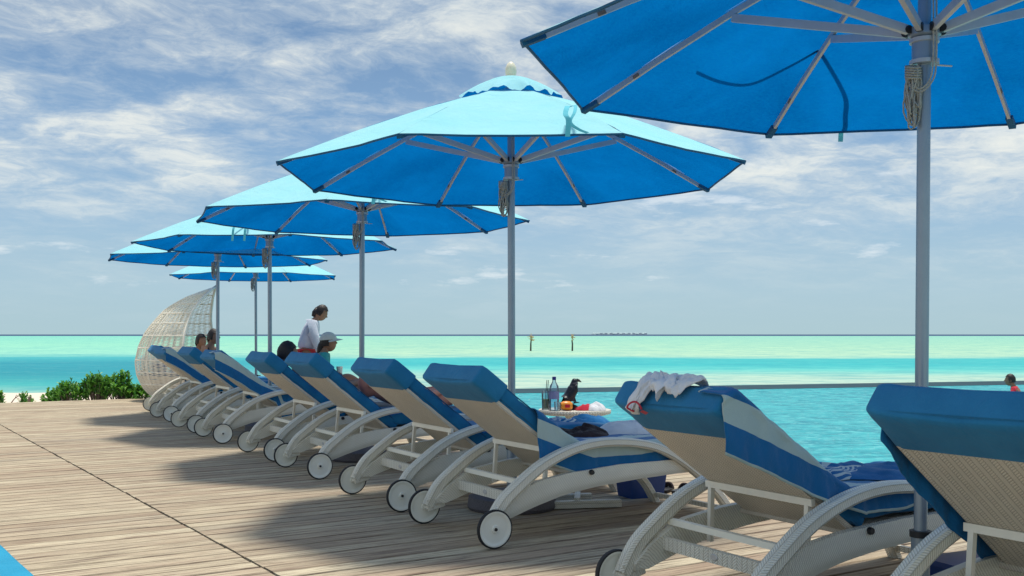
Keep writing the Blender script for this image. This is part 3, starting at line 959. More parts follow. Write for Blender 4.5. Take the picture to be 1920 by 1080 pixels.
# ------------------------------------------------------------------ umbrellas
UR = 1.61; RIMZ = 2.30; TOPZ = 2.93
def rib_pt(r, ang, dz=0.0):
    z = TOPZ - (TOPZ - RIMZ) * (r / UR) + .035 * math.sin(math.pi * r / UR)
    return Vector((r * math.sin(ang), r * math.cos(ang), z + dz))
def make_umbrella(label):
    t = thing('parasol', label, 'parasol', (0, 0, 0), 0, 'blue parasols along the row')
    m = MB(); m.lathe([(.0, .0), (.30, .0), (.31, .02), (.30, .085), (.26, .105), (.0, .11)], 40); part('granite_base', m, M['granite'], t, True, 30)
    m = MB(); m.lathe([(.0, .10), (.036, .10), (.036, .42), (.030, .43), (0, .43)], 20); part('base_tube', m, M['alu'], t, True, 30)
    m = MB(); m.lathe([(0, .43), (.0255, .43), (.0255, 2.90), (0, 2.90)], 20); part('pole', m, M['alu'], t, True, 30)
    m = MB(); m.lathe([(.026, .405), (.042, .405), (.042, .43), (.026, .43)], 20, hollow=True); m.tube([(.04, 0, .418), (.09, 0, .418)], .008, 8); part('clamp_ring', m, M['black'], t, True, 30)
    # canopy panels
    r0 = .24
    for k in range(8):
        a0 = R(45 * k); a1 = R(45 * (k + 1))
        def fn(u, v):
            r = r0 + (UR - r0) * u
            p = rib_pt(r, a0).lerp(rib_pt(r, a1), v)
            p.z -= .045 * math.sin(math.pi * v) * math.sin(math.pi * min(1, u * .9 + .05)) * u
            dirc = Vector((p.x, p.y, 0)).normalized()
            if u > .9: p -= dirc * .012 * math.sin(math.pi * v) * (u - .9) * 10
            p.z += .004 * fbm(p.x * 4, p.y * 4, k)
            return p
        m = MB(); m.grid(lambda u, v: fn(u, 1 - v), 14, 10)
        # hem
        hem = [fn(1.0, j / 10) for j in range(11)]
        m.tube([h + Vector((0, 0, -.006)) for h in hem], .0065, 5, mi=1)
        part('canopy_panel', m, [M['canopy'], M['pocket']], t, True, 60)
    # vent cap with a wavy hem
    m = MB()
    def vf(u, v):
        a = v * 2 * math.pi
        oct_ = math.cos(R(22.5)) / math.cos((a % R(45)) - R(22.5))
        r = .375 * u * (oct_ if u > .4 else 1)
        z = 2.990 - .165 * u ** 1.7
        if u > .6: z += (u - .6) * (.034 * math.sin(a * 13 + 2 * math.sin(a * 3)) + .016 * math.sin(a * 29)); r += (u - .6) * .03 * math.cos(a * 13)
        return (r * math.sin(a), r * math.cos(a), z)
    m.grid(lambda u, v: vf(u, 1 - v), 10, 120); part('vent_cap', m, M['canopy'], t, True, 60)
    m = MB(); m.lathe([(0, 2.965), (.042, 2.965), (.045, 2.985), (.034, 2.995), (.040, 3.02), (.038, 3.05), (.026, 3.078), (.010, 3.092), (0, 3.094)], 20); part('finial', m, M['finial'], t, True)
    # ribs, struts
    HZ = 2.385
    for k in range(8):
        a = R(45 * k)
        ps = [rib_pt(r, a, -.022) for r in (.05, .4, .8, 1.2, 1.52)]
        m = MB()
        for p, q in zip(ps, ps[1:]): m.bar(p, q, .015, .026)
        rb = part('rib', m, M['rib'], t)
        m = MB(); m.bar(rib_pt(1.52, a, -.024), rib_pt(1.608, a, -.020), .034, .022); part('rib_pocket', m, M['pocket'], rb)
        m = MB(); m.bar(rib_pt(1.29, a, -.028), rib_pt(1.32, a, -.028), .020, .016); part('rib_bracket', m, M['wood_grey'], rb)
        m = MB()
        h = Vector((.070 * math.sin(a), .070 * math.cos(a), HZ + .02)); q = rib_pt(.82, a, -.045)
        m.bar(h, q, .020, .034); part('strut', m, M['rib'], t)
        m = MB()
        m.lathe([(0, -.013), (.017, -.013), (.017, .013), (0, .013)], 10, (0, 0, 0), 'x')
        pv = part('strut_pivot', m, M['black'], t, True, 30); pv.location = h; pv.rotation_euler = (0, 0, -a)
    m = MB(); m.lathe([(.026, HZ - .115), (.047, HZ - .115), (.047, HZ - .01), (.062, HZ), (.062, HZ + .03), (.026, HZ + .03)], 24, hollow=True); part('slide_collar', m, M['alu'], t, True, 30)
    for zz in (HZ - .02, HZ - .105):
        m = MB(); m.lathe([(.047, zz - .008), (.056, zz - .008), (.056, zz + .008), (.047, zz + .008)], 24, (0, 0, 0), hollow=True)
        part('collar_ring', m, M['rib'], t, True, 30)
    m = MB(); m.tube([(.04, -.02, HZ - .118), (.10, -.03, HZ - .122)], .0035, 6); part('collar_pin', m, M['rib'], t, True)
    m = MB(); m.lathe([(.026, 2.70), (.055, 2.70), (.06, 2.74), (.055, 2.90), (0, 2.90)], 16); part('top_hub', m, M['black'], t, True, 30)
    # rope: pair of lines down from the pulley, a loop, and a hanging coil
    m = MB(); rr = random.Random(5)
    for dx in (0.0, .012):
        m.tube(catmull([(.006 + dx, -.060, 2.72), (.008 + dx, -.066, 2.45), (.010 + dx, -.062, 2.28), (-.0 + dx, -.058, 2.20), (-.035, -.05, 2.165 - dx), (-.062 - dx, -.035, 2.19), (-.060, -.03, 2.25)], 6), .0038, 5)
    for i in range(17):
        w = rr.uniform(.010, .030); top = 2.25 + rr.uniform(-.02, .012); bot = 2.27 - rr.uniform(.17, .26); cx = -.055 + rr.uniform(-.012, .012); cy = -.03 + rr.uniform(-.018, .018)
        pts = []
        for j in range(18):
            a = 2 * math.pi * j / 18
            zz = (top + bot) / 2 + (top - bot) / 2 * math.cos(a)
            f = .45 + .75 * (top - zz) / .3
            pts.append((cx + w * f * math.sin(a) + .006 * math.sin(a * 3 + i), cy + .008 * math.cos(a * 2 + i), zz))
        m.tube(pts, .0036, 5, closed=True)
    for i in range(5):
        zz = 2.215 + i * .010
        m.tube([(-.055 + .030 * math.cos(2 * math.pi * j / 10), -.03 + .026 * math.sin(2 * math.pi * j / 10), zz + .01 * math.sin(2 * math.pi * j / 10)) for j in range(10)], .0040, 5, closed=True)
    part('rope_coil', m, M['rope'], t, True)
    # tie straps on one rib end
    m = MB()
    def strap(pts, w):
        c = catmull(pts, 6); rings = []
        for p in c: rings.append([p + Vector((-w, 0, -.001)), p + Vector((w, 0, -.001)), p + Vector((w, 0, .001)), p + Vector((-w, 0, .001))])
        m.loft(rings)
    return t, m, strap
def add_strap(root, rz, kind):
    """fabric tie straps; placed per parasol because they lie differently"""
    m = MB()
    def strap(pts, w, wd):
        c = catmull(pts, 6); rings = []
        wd = Vector(wd).normalized()
        for i, p in enumerate(c):
            tt = (c[min(i + 1, len(c) - 1)] - c[max(i - 1, 0)]).normalized(); n_ = tt.cross(wd).normalized() * .0012
            rings.append([p - wd * w - n_, p + wd * w - n_, p + wd * w + n_, p - wd * w + n_])
        m.loft(rings)
    inv = Matrix.Rotation(-rz, 3, 'Z')
    def W_(x, y, z): return inv @ Vector((x, y, z))
    if kind == 'curl':
        strap([W_(.33, -1.28, 2.49), W_(.315, -1.42, 2.46), W_(.30, -1.50, 2.40), W_(.315, -1.52, 2.36), W_(.31, -1.53, 2.27)], .014, inv @ Vector((1, 0, 0)))
        strap([W_(.34, -1.28, 2.49), W_(.36, -1.40, 2.47), W_(.35, -1.49, 2.41), W_(.325, -1.52, 2.35), W_(.37, -1.53, 2.31), W_(.42, -1.53, 2.29)], .010, inv @ Vector((1, 0, .3)))
    elif kind == 'pair':
        for dx in (-.03, .10):
            strap([W_(.02 + dx * .4, -1.25, 2.50), W_(dx, -1.42, 2.42), W_(dx - .01, -1.515, 2.36), W_(dx - .02, -1.53, 2.22)], .012, inv @ Vector((1, 0, 0)))
    elif kind == 'long':
        def cz(x, y):       # lies on the canopy top
            v = inv @ Vector((x, y, 0)); ang = math.atan2(v.x, v.y) % R(45) - R(22.5)
            rr_ = math.hypot(x, y) * math.cos(ang) / math.cos(R(22.5))
            return TOPZ - (TOPZ - RIMZ) * (rr_ / UR) + .035 * math.sin(math.pi * min(1, rr_ / UR)) + .004
        P_ = [(-.745, .88), (-.60, 1.0), (-.44, 1.08), (-.28, 1.03), (-.14, .96)]
        strap([W_(x, y, cz(x, y)) for x, y in P_], .013, inv @ Vector((0, 1, 0)))
        P_ = [(-.14, .96), (-.10, 1.0), (.0, 1.12), (.09, 1.25), (.13, 1.38), (.155, 1.46)]
        strap([W_(x, y, cz(x, y)) for x, y in P_] + [W_(.16, 1.535, 2.32), W_(.162, 1.56, 2.25)], .013, inv @ Vector((1, 0, 0)))
    if m.v: part('tie_strap', m, M['strap'], root, True, 60)

UMB = [((1.615, 4.12), -8, 'long', 'huge blue parasol overhead at the top right, seen from below'),
       ((.0, 7.2), 22.5, 'curl', 'large blue parasol in the middle with pale finial and ruffled vent'),
       ((-1.449, 10.02), 2, 'curl', 'third blue parasol from the right, its pole right of the woman in the cap'),
       ((-2.99, 12.86), 24, 'pair', 'blue parasol with two hanging straps, its pole left of the standing woman'),
       ((-4.33, 15.3), 0, None, 'low blue parasol at the far left, its pole beside the wicker swing chair'),
       ((-4.87, 19.8), 12, None, 'farthest and smallest blue parasol, only a thin pale rim under the others')]
uproto, _m, _s = make_umbrella(UMB[0][3])
UO = []
ru = random.Random(2)
for i, ((x, y), rz, kind, lab) in enumerate(UMB):
    o = uproto if i == 0 else copy_tree(uproto)
    o.location = (x, y, -.006 if i == 0 else 0); o['label'] = lab
    tilt = (ru.uniform(-.006, .006), ru.uniform(-.006, .006))
    o.rotation_euler = (tilt[0], tilt[1], -R(rz))
    UO.append(o)
for o, (p, rz, kind, lab) in zip(UO, UMB):
    # the coil hangs on the left of each pole as in the photograph
    for c in kids(o):
        if c.name.startswith('rope_coil'): c.rotation_euler = (0, 0, R(rz))
    if kind: add_strap(o, -R(rz), kind)

# ------------------------------------------------------------------ people
def skin_mesh(verts, edges, radii, sub=2, root=0):
    me = bpy.data.meshes.new('tmp'); me.from_pydata([tuple(v) for v in verts], edges, []); me.update()
    o = bpy.data.objects.new('tmp', me); COL.objects.link(o)
    o.modifiers.new('s', 'SKIN')
    sv = me.skin_vertices[0].data if me.skin_vertices else None
    if sv is None:
        bpy.context.view_layer.objects.active = o
        bpy.ops.mesh.customdata_skin_add(); sv = me.skin_vertices[0].data
    for i, r in enumerate(radii):
        sv[i].radius = (r, r) if not isinstance(r, tuple) else r
        sv[i].use_root = (i == root)
    ss = o.modifiers.new('u', 'SUBSURF'); ss.levels = sub; ss.render_levels = sub
    dg = bpy.context.evaluated_depsgraph_get(); dg.update()
    ev = o.evaluated_get(dg)
    out = bpy.data.meshes.new_from_object(ev)
    bpy.data.objects.remove(o)
    return out
def merge_meshes(parts_, mats, name):
    bm = bmesh.new()
    for me, mi, mx in parts_:
        b2 = bmesh.new(); b2.from_mesh(me)
        if mx is not None: bmesh.ops.transform(b2, matrix=mx, verts=b2.verts)
        for f_ in b2.faces: f_.material_index = mi; f_.smooth = True
        tm = bpy.data.meshes.new('t'); b2.to_mesh(tm); b2.free()
        bm.from_mesh(tm); bpy.data.meshes.remove(tm)
    me = bpy.data.meshes.new(name); bm.to_mesh(me); bm.free()
    for m in mats: me.materials.append(m)
    return me
def head_mesh(skinm, s=1.0):
    """head facing +x, centre of skull at origin"""
    mb = MB()
    def fn(u, v):
        th = math.pi * u; ph = 2 * math.pi * v
        x = math.sin(th) * math.cos(ph); y = math.sin(th) * math.sin(ph); z = math.cos(th)
        X = x * .095; Y = y * .075; Z = z * .118
        if z < -.1 and x < 0: X *= 1 - .30 * min(1, (-z - .1))
        if z < -.2: Y *= 1 - .35 * min(1, (-z - .2)); X += .012 * min(1, (-z - .2) * 2) * (1 if x > 0 else 0)
        if x > .8: # face
            nz = math.exp(-((z + .10) / .13) ** 2) * math.exp(-(y / .16) ** 2)
            X += .026 * nz
            X += .007 * math.exp(-((z - .22) / .10) ** 2)
            X -= .007 * math.exp(-((z - .06) / .07) ** 2) * math.exp(-((abs(y) - .32) / .14) ** 2)
            X += .007 * math.exp(-((z + .42) / .07) ** 2) * math.exp(-(y / .3) ** 2)
            X += .008 * math.exp(-((z + .78) / .14) ** 2)
        return (X * s, Y * s, Z * s)
    mb.grid(fn, 28, 40)
    for sd_ in (-1, 1):
        mb.lathe([(0, -.006), (.020, -.004), (.028, .004), (.022, .010), (0, .004)], 10, (-.008, .076 * sd_, -.01), 'y')
    return mb.mesh('head', skinm, True)
def hair_mesh(style):
    mb = MB()
    def fn(u, v):
        th = math.pi * .62 * u; ph = 2 * math.pi * v
        x = math.sin(th) * math.cos(ph); y = math.sin(th) * math.sin(ph); z = math.cos(th)
        low = 1.0
        if x > .35: # hairline
            z = max(z, .42 + .2 * (x - .35))
        k = 1.10 + .05 * fbm(x * 6, y * 6, z * 6)
        return (x * .097 * k - .006, y * .078 * k, z * .121 * k + .004)
    mb.grid(fn, 18, 32)
    if style == 'pony':
        mb.tube(catmull([(-.06, 0, .0), (-.10, 0, -.06), (-.115, 0, -.15), (-.13, 0, -.27)], 5), [.055 - .001 * i if i < 9 else .046 - .005 * (i - 9) for i in range(16)], 8)
    if style == 'nape':
        mb.tube([(-.06, 0, .03), (-.085, 0, -.05), (-.09, 0, -.105)], [.06, .05, .02], 10)
    return mb.mesh('hair', M['hair'], True)
FING = [(-.030, .072, .9), (-.010, .082, 1.0), (.010, .077, .95), (.028, .060, .8)]
def recline_pose(ps, hs, hz, pz=.60):
    """lying back in a lounger; ps = pelvis distance, hs/hz = head centre (lounger coordinates)"""
    P_, H_ = Vector((ps, 0, pz)), Vector((hs, 0, hz)); L_ = lambda k, up=0: tuple(P_.lerp(H_, k) + Vector((0, 0, up)))
    ch = Vector(L_(.58)); 
    return dict(pelvis=tuple(P_), waist=L_(.28), chest=tuple(ch), neckb=L_(.80), neck=L_(.88), head=L_(1.0),
                shl=tuple(Vector(L_(.72)) + Vector((0, .17, 0))), shr=tuple(Vector(L_(.72)) + Vector((0, -.17, 0))), ell=(ps - .02, .24, pz + .06), elr=(ps - .02, -.24, pz + .06),
                wrl=(ps + .20, .12, pz + .10), wrr=(ps + .20, -.12, pz + .10), hil=(ps + .06, .09, pz), hir=(ps + .06, -.09, pz),
                knl=(ps + .40, .11, pz + .10), knr=(ps + .40, -.11, pz + .04), anl=(ps + .76, .11, .585), anr=(ps + .78, -.11, .585), foot=(.5, 0, 1))
def person(label, loc_, rz, J, clothes, hair='short', skinm='skin', hat=False, head_rot=(0, 0, 0), scale=1.0):
    """J: joints in local coordinates (x forward, y left, z up)"""
    t = thing('person', label, 'person', loc_, rz)
    t.scale = (scale, scale, scale)
    V = []; Ed = []; Rd = []
    idx = {}
    def nd(k, p, r): idx[k] = len(V); V.append(Vector(p)); Rd.append(r)
    def ed(a_, b__): Ed.append((idx[a_], idx[b__]))
    nd('pelvis', J['pelvis'], .125); nd('waist', J['waist'], .112); nd('chest', J['chest'], .130); nd('neckb', J['neckb'], .062)
    nd('neck', J['neck'], .050); nd('headc', J['head'], .055)
    ed('pelvis', 'waist'); ed('waist', 'chest'); ed('chest', 'neckb'); ed('neckb', 'neck'); ed('neck', 'headc')
    for sn in ('l', 'r'):
        nd('sh' + sn, J['sh' + sn], .055); nd('el' + sn, J['el' + sn], .039); nd('wr' + sn, J['wr' + sn], .026)
        ed('chest', 'sh' + sn); ed('sh' + sn, 'el' + sn); ed('el' + sn, 'wr' + sn)
        nd('hi' + sn, J['hi' + sn], .092); nd('kn' + sn, J['kn' + sn], .056); nd('an' + sn, J['an' + sn], .038)
        ed('pelvis', 'hi' + sn); ed('hi' + sn, 'kn' + sn); ed('kn' + sn, 'an' + sn)
        an = Vector(J['an' + sn]); kn = Vector(J['kn' + sn])
        fd = Vector(J.get('foot', (1, 0, -.25)))
        nd('to' + sn, an + fd.normalized() * .16, .026); ed('an' + sn, 'to' + sn)
        wr = Vector(J['wr' + sn]); el = Vector(J['el' + sn]); dr = (wr - el).normalized()
        pm = wr + dr * .05
        nd('pa' + sn, pm, .030); ed('wr' + sn, 'pa' + sn)
    body = skin_mesh(V, Ed, Rd, 2)
    prs = [(body, 0, None)]
    # fingers: short chains rooted in the palm
    for sn in ('l', 'r'):
        wr = Vector(J['wr' + sn]); el = Vector(J['el' + sn]); dr = (wr - el).normalized()
        lat = dr.cross(Vector((0, 0, 1)));
        if lat.length < .1: lat = Vector((0, 1, 0))
        lat.normalize(); pn_ = dr.cross(lat)
        for off, ln, k in FING:
            b0_ = wr + dr * .055 + lat * off
            mbf = MB(); curl = pn_ * (.022 * k)
            mbf.tube([b0_, b0_ + dr * ln * .45 + curl * .3, b0_ + dr * ln * .8 + curl, b0_ + dr * ln * .95 + curl * 2], [.0095, .0090, .0080, .0055], 6)
            prs.append((mbf.mesh('f', M[skinm], True), 0, None))
        sg = 1 if sn == 'l' else -1
        b0_ = wr + dr * .025 + lat * .026 * -sg
        mbf = MB(); mbf.tube([b0_, b0_ - lat * sg * .022 + dr * .02, b0_ - lat * sg * .030 + dr * .052], [.012, .0105, .007], 6)
        prs.append((mbf.mesh('f', M[skinm], True), 0, None))
    from mathutils import Euler
    hm = Matrix.Translation(Vector(J['head']) + Vector((.012, 0, .035))) @ Euler(head_rot).to_matrix().to_4x4()
    prs.append((head_mesh(M[skinm]), 0, hm))
    me = merge_meshes(prs, [M[skinm]], 'body')
    link('body', me, t)
    if hair:
        h = link('hair', merge_meshes([(hair_mesh(hair), 0, hm)], [M['hair']], 'hair'), t)
    for nm, segs, m, grow in clothes:
        V2 = []; E2 = []; R2 = []; id2 = {}
        for chain in segs:
            for k in chain:
                if k not in id2:
                    id2[k] = len(V2)
                    V2.append(V[idx[k]] if k in idx else Vector(J[k])); R2.append(Rd[idx[k]] * grow[0] + grow[1])
            for a_, b__ in zip(chain, chain[1:]): E2.append((id2[a_], id2[b__]))
        cm = skin_mesh(V2, E2, R2, 2)
        cm.materials.clear(); cm.materials.append(M[m])
        for p_ in cm.polygons: p_.use_smooth = True
        link(nm, cm, t)
    if hat:
        mb = MB()
        def dome(u, v):
            th = math.pi * .5 * u; ph = 2 * math.pi * v
            return (math.sin(th) * math.cos(ph) * .115, math.sin(th) * math.sin(ph) * .095, math.cos(th) * .105 + .035)
        mb.grid(dome, 10, 24)
        def brim(u, v):
            a_ = (v - .5) * math.pi * .9
            r0_ = 1 + .75 * u * math.cos(a_)
            return (math.cos(a_) * .112 * r0_, math.sin(a_) * .095 * (1 + .15 * u), .036 - .02 * u + .012 * math.cos(a_ * 2))
        mb.grid(brim, 6, 16)
        link('cap', merge_meshes([(mb.mesh('c', M['hat'], True), 0, hm)], [M['hat']], 'cap'), t)
    return t

def stand_pose(lean=.12):
    """upright, head bent down, arms forward"""
    return dict(pelvis=(0, 0, .90), waist=(.01, 0, 1.04), chest=(.05, 0, 1.22), neckb=(.11, 0, 1.37), neck=(.15, 0, 1.415), head=(.20, 0, 1.46),
                shl=(.06, .16, 1.32), shr=(.06, -.16, 1.32), ell=(.10, .21, 1.08), elr=(.14, -.20, 1.07), wrl=(.20, .18, .86), wrr=(.22, -.17, .86),
                hil=(0, .09, .84), hir=(0, -.09, .84), knl=(.03, .09, .47), knr=(-.02, -.09, .47), anl=(-.01, .09, .075), anr=(-.05, -.09, .075))
def sit_pose(seat, lean=0.0, knee=.45, drop=True):
    z = seat + .10
    d_ = dict(pelvis=(0, 0, z), waist=(.02 + lean * .2, 0, z + .14), chest=(.04 + lean * .55, 0, z + .33), neckb=(.06 + lean * .8, 0, z + .48), neck=(.07 + lean * .9, 0, z + .53), head=(.095 + lean, 0, z + .585),
              shl=(.04 + lean * .7, .16, z + .43), shr=(.04 + lean * .7, -.16, z + .43), ell=(.12 + lean, .22, z + .18), elr=(.12 + lean, -.22, z + .18), wrl=(.33, .15, z + .10), wrr=(.33, -.15, z + .10),
              hil=(.03, .09, z - .02), hir=(.03, -.09, z - .02), knl=(.42, .11, z + (.0 if drop else .18)), knr=(.42, -.11, z + (.0 if drop else .18)),
              anl=(.45 if drop else .75, .11, .07 if drop else seat + .05), anr=(.45 if drop else .75, -.11, .07 if drop else seat + .05))
    return d_
torso = ['pelvis', 'waist', 'chest', 'neckb']
p1 = person('person standing in a white long sleeved shirt, dark hair tied back, head bowed',
            (-3.27, 16.6, .0), R(8), stand_pose(), [('shirt', [torso, ['chest', 'shl', 'ell', 'wrl'], ['chest', 'shr', 'elr', 'wrr']], 'shirt', (1.22, .028)),
            ('swim_shorts', [['pelvis', 'hil'], ['pelvis', 'hir']], 'red_trim', (1.06, .018))], 'nape', head_rot=(0, R(28), 0), scale=1.03)
J2 = sit_pose(.50, .05, drop=False)
J2['wrl'] = (.22, .05, .80); J2['ell'] = (.10, .21, .72)
o2 = person('person seated sideways in a pale peaked cap and teal top, long dark ponytail, looking right',
            loc('G', 1.22, .0, -.02), R(12), J2, [('swim_top', [['pelvis', 'waist', 'chest', 'neckb'], ['chest', 'shl', 'ell'], ['chest', 'shr', 'elr']], 'teal_cloth', (1.12, .020))], 'pony', hat=True, head_rot=(0, R(-4), R(-10)), scale=.92)
# cup in her hand
cup = thing('drinking_cup', 'white drinking cup with a blue base held by the person in the cap', 'cup', tuple(o2.location + Vector((.27, .06, .72))))
m = MB(); m.lathe([(.0, .03), (.032, .03), (.040, .115), (.036, .115), (.029, .035), (0, .035)], 18); part('cup_body', m, M['white_plastic'], cup, True, 40)
m = MB(); m.lathe([(0, -.012), (.034, -.012), (.034, .03), (0, .03)], 18); part('cup_base', m, M['cooler'], cup, True, 40)
J3 = recline_pose(.80, .30, .965)
person('person with short dark hair sitting low against a blue backrest, only the head showing', loc('F', 0, .12, 0), LA, J3, [], 'short')
J4 = recline_pose(1.12, .60, .725, .59)
o4 = person('sunburnt bald person slumped in the lounger left of the third parasol pole', loc('E', 0, 0, 0), LA, J4, [], None, 'skin_pink')
J5 = sit_pose(.50, .06)
person('dark haired person in a dark top, head behind a parasol pole', (-5.02, 17.0, -.06), R(-15), J5,
       [('shirt', [torso, ['chest', 'shl'], ['chest', 'shr']], 'black_cloth', (1.05, .01))], 'nape')
# swimmer
J6 = sit_pose(-.38, .10)
person('person with dark hair and red top standing chest deep in the pool', (10.62, 21.7, -.10), R(150), J6,
       [('shirt', [torso, ['chest', 'shl', 'ell'], ['chest', 'shr', 'elr']], 'red_cloth', (1.06, .01))], 'short')

# ------------------------------------------------------------------ wicker swing chair
def swing_chair():
    t = thing('swing_chair', 'tall crescent shaped wicker swing chair with cushions at the far end of the deck', 'hanging chair', (-5.72, 19.0, 0), R(-4))
    Zs = [(.06, .55, .35, .0), (.10, .90, .55, .0), (.25, 1.02, .68, .0), (.45, 1.12, .74, .0), (.70, 1.15, .78, .0), (1.00, 1.08, .76, .0), (1.25, .96, .68, .0), (1.45, .82, .56, .02), (1.62, .71, .46, .06), (1.76, .57, .35, .12), (1.88, .40, .23, .18), (1.98, .20, .11, .25), (2.05, .04, .03, .30)]
    def S(zk, th):
        i = 0
        zk = max(Zs[0][0], min(Zs[-1][0], zk))
        a_ = interp([(z[0], z[1]) for z in Zs], zk); b__ = interp([(z[0], z[2]) for z in Zs], zk); c__ = interp([(z[0], z[3]) for z in Zs], zk)
        return Vector((c__ - a_ * math.cos(th), b__ * math.sin(th), zk))
    zl = [-.10 + 2.2 * i / 84 for i in range(85)]
    weave = MB()
    for i in range(84):     # diagonal strands both ways
        for sg in (-1, 1):
            pts = []
            for j in range(15):
                th = sg * (-math.pi / 2 + math.pi * j / 14)
                z = zl[i] + .30 * (j / 14 - .5) * 1.2
                if z < .06 or z > 2.05: continue
                pts.append(S(z, th))
            if len(pts) > 2: weave.tube(pts, .0056, 3)
    wv = part('woven_strands', weave, M['cane'], t); wv['kind'] = 'stuff'
    for zk in (.10, .30, .52, .74, .96, 1.18, 1.40, 1.58, 1.76, 1.92):
        mb = MB(); mb.tube([S(zk, -math.pi / 2 + math.pi * j / 20) for j in range(21)], .011, 6); part('hoop', mb, M['cane'], t, True)
    for th in (-math.pi / 2, -.9, -.35, .25, .85, math.pi / 2):
        mb = MB(); mb.tube([S(z, th) for z in [.06 + 1.99 * i / 24 for i in range(25)]], .013 if abs(th) < 1.5 else .022, 6); part('upright_rib', mb, M['cane'], t, True)
    mb = MB(); mb.tube(catmull([S(2.05, 0), Vector((.33, 0, 2.10)), Vector((.37, 0, 2.18)), Vector((.35, 0, 2.26))], 4), .014, 6); part('hook', mb, M['rib'], t, True)
    mb = MB()     # solid woven bowl
    mb.grid(lambda u, v: S(.06 + .40 * u, -math.pi / 2 + math.pi * v) * 1.0 + Vector((.012, 0, 0)), 8, 24); part('woven_bowl', mb, M['wicker_back'], t, True)
    mb = MB(); mb.lathe([(0, .36), (.60, .36), (.66, .40), (.62, .50), (0, .52)], 24, (-.35, 0, 0)); s_ = part('seat_cushion', mb, M['blue'], t, True, 50)
    for (x, y, z, r, mm) in ((-.80, .10, .62, .19, 'grey_cloth'), (-.62, -.25, .62, .18, 'towel2'), (-.45, .2, .60, .15, 'towel2')):
        mb = MB(); mb.lathe([(0, -r), (r * .8, -r * .7), (r, 0), (r * .8, r * .7), (0, r)], 14, (0, 0, 0)); p_ = part('pillow', mb, M[mm], t, True, 60)
        p_.location = (x, y, z); p_.scale = (.6, 1.1, .8)
    return t
swing_chair()
J7 = sit_pose(.50, .05, drop=False)
person('dark haired person in the opening of the wicker swing chair, pinkish top', (-5.58, 18.3, -.14), R(-30), J7,
       [('shirt', [torso, ['chest', 'shl'], ['chest', 'shr']], 'red_trim', (1.05, .01))], 'nape')

# ------------------------------------------------------------------ side table with drinks and the crow
TZ = .50; TX, TY = .585, 9.70
tb = thing('side_table', 'white wicker side table at the pool edge holding drinks, a packet and a crow', 'side table', (TX, TY, 0), R(6))
m = MB(); m.lathe([(0, .455), (.30, .455), (.335, .465), (.340, .485), (.335, TZ), (0, TZ)], 36); part('table_top', m, M['tabletop'], tb, True, 30)
m = MB(); m.lathe([(0, .0), (.20, .0), (.20, .03), (.05, .05), (.04, .30), (.10, .455), (0, .455)], 20); part('pedestal', m, M['wicker'], tb, True, 30)
def at(px, py, dd, z=None):
    return Vector(((px - 960) / F * dd, dd, H - (py - 627) / F * dd))
def on_table(px, dd=9.66): 
    return ((px - 960) / F * dd, dd, TZ)
g = thing('drink_glass', 'tall glass of green cocktail with two straws at the left of the side table', 'glass', on_table(1023))
m = MB(); m.lathe([(0, 0), (.034, 0), (.038, .175), (.0355, .175), (.032, .008), (0, .008)], 20); part('glass_body', m, M['glass'], g, True, 40)
m = MB(); m.lathe([(0, .009), (.0315, .009), (.034, .10), (0, .10)], 16); part('drink', m, M['drink'], g, True, 40)
for dx, tx in ((-.008, .012), (.006, .026)):
    m = MB(); m.tube([(dx, 0, .02), (tx, 0, .275)], .0035, 6); part('straw', m, M['black'], g, True)
bt = thing('water_bottle', 'clear plastic water bottle with a dark blue cap standing beside the cocktail glass', 'bottle', on_table(1039, 9.58))
m = MB(); m.lathe([(0, 0), (.042, 0), (.046, .012), (.044, .09), (.046, .10), (.046, .19), (.040, .225), (.018, .262), (.015, .285), (0, .285)], 24); part('bottle_body', m, M['plastic_clear'], bt, True, 40)
m = MB(); m.lathe([(.0468, .105), (.0475, .105), (.0475, .175), (.0468, .175)], 24, hollow=True); part('bottle_label', m, M['label'], bt, True, 40)
m = MB(); m.lathe([(0, .280), (.018, .280), (.018, .310), (0, .312)], 16); part('bottle_cap', m, M['bottlecap'], bt, True, 40)
sg = thing('small_glass', 'small clear water glass in front of the bottle on the side table', 'glass', on_table(1045, 9.50))
m = MB(); m.lathe([(0, 0), (.026, 0), (.030, .085), (.028, .085), (.024, .006), (0, .006)], 18); part('glass_body', m, M['glass'], sg, True, 40)
pk = thing('snack_packet', 'small orange packet lying on the side table in front of the crow', 'packet', on_table(1062, 9.55), R(10))
mb = MB()
mb.lathe([(0, -.055), (.03, -.052), (.042, -.03), (.044, 0), (.042, .03), (.03, .052), (0, .055)], 14, (0, 0, .045), 'x'); part('wrapper', mb, M['orange'], pk, True, 50)
mb = MB(); mb.box((0, -.045, .045), (.045, .004, .03)); part('wrapper_panel', mb, M['red_cloth'], pk)
heap('dark_bundle', 'dark folded bundle under the feet of the crow on the side table', 'bundle', None, on_table(1072, 9.68), (.075, .07, .075), 'black_cloth', 3.3)
heap('red_cloth', 'crumpled red cloth on the side table between the crow and a white cloth', 'cloth', None, on_table(1096, 9.62), (.10, .08, .065), 'red_cloth', 8.8)
wc = heap('white_napkin', 'crumpled white napkin hanging off the right rim of the side table', 'napkin', None, on_table(1118, 9.58), (.09, .09, .085), 'white_cloth', 12.1)

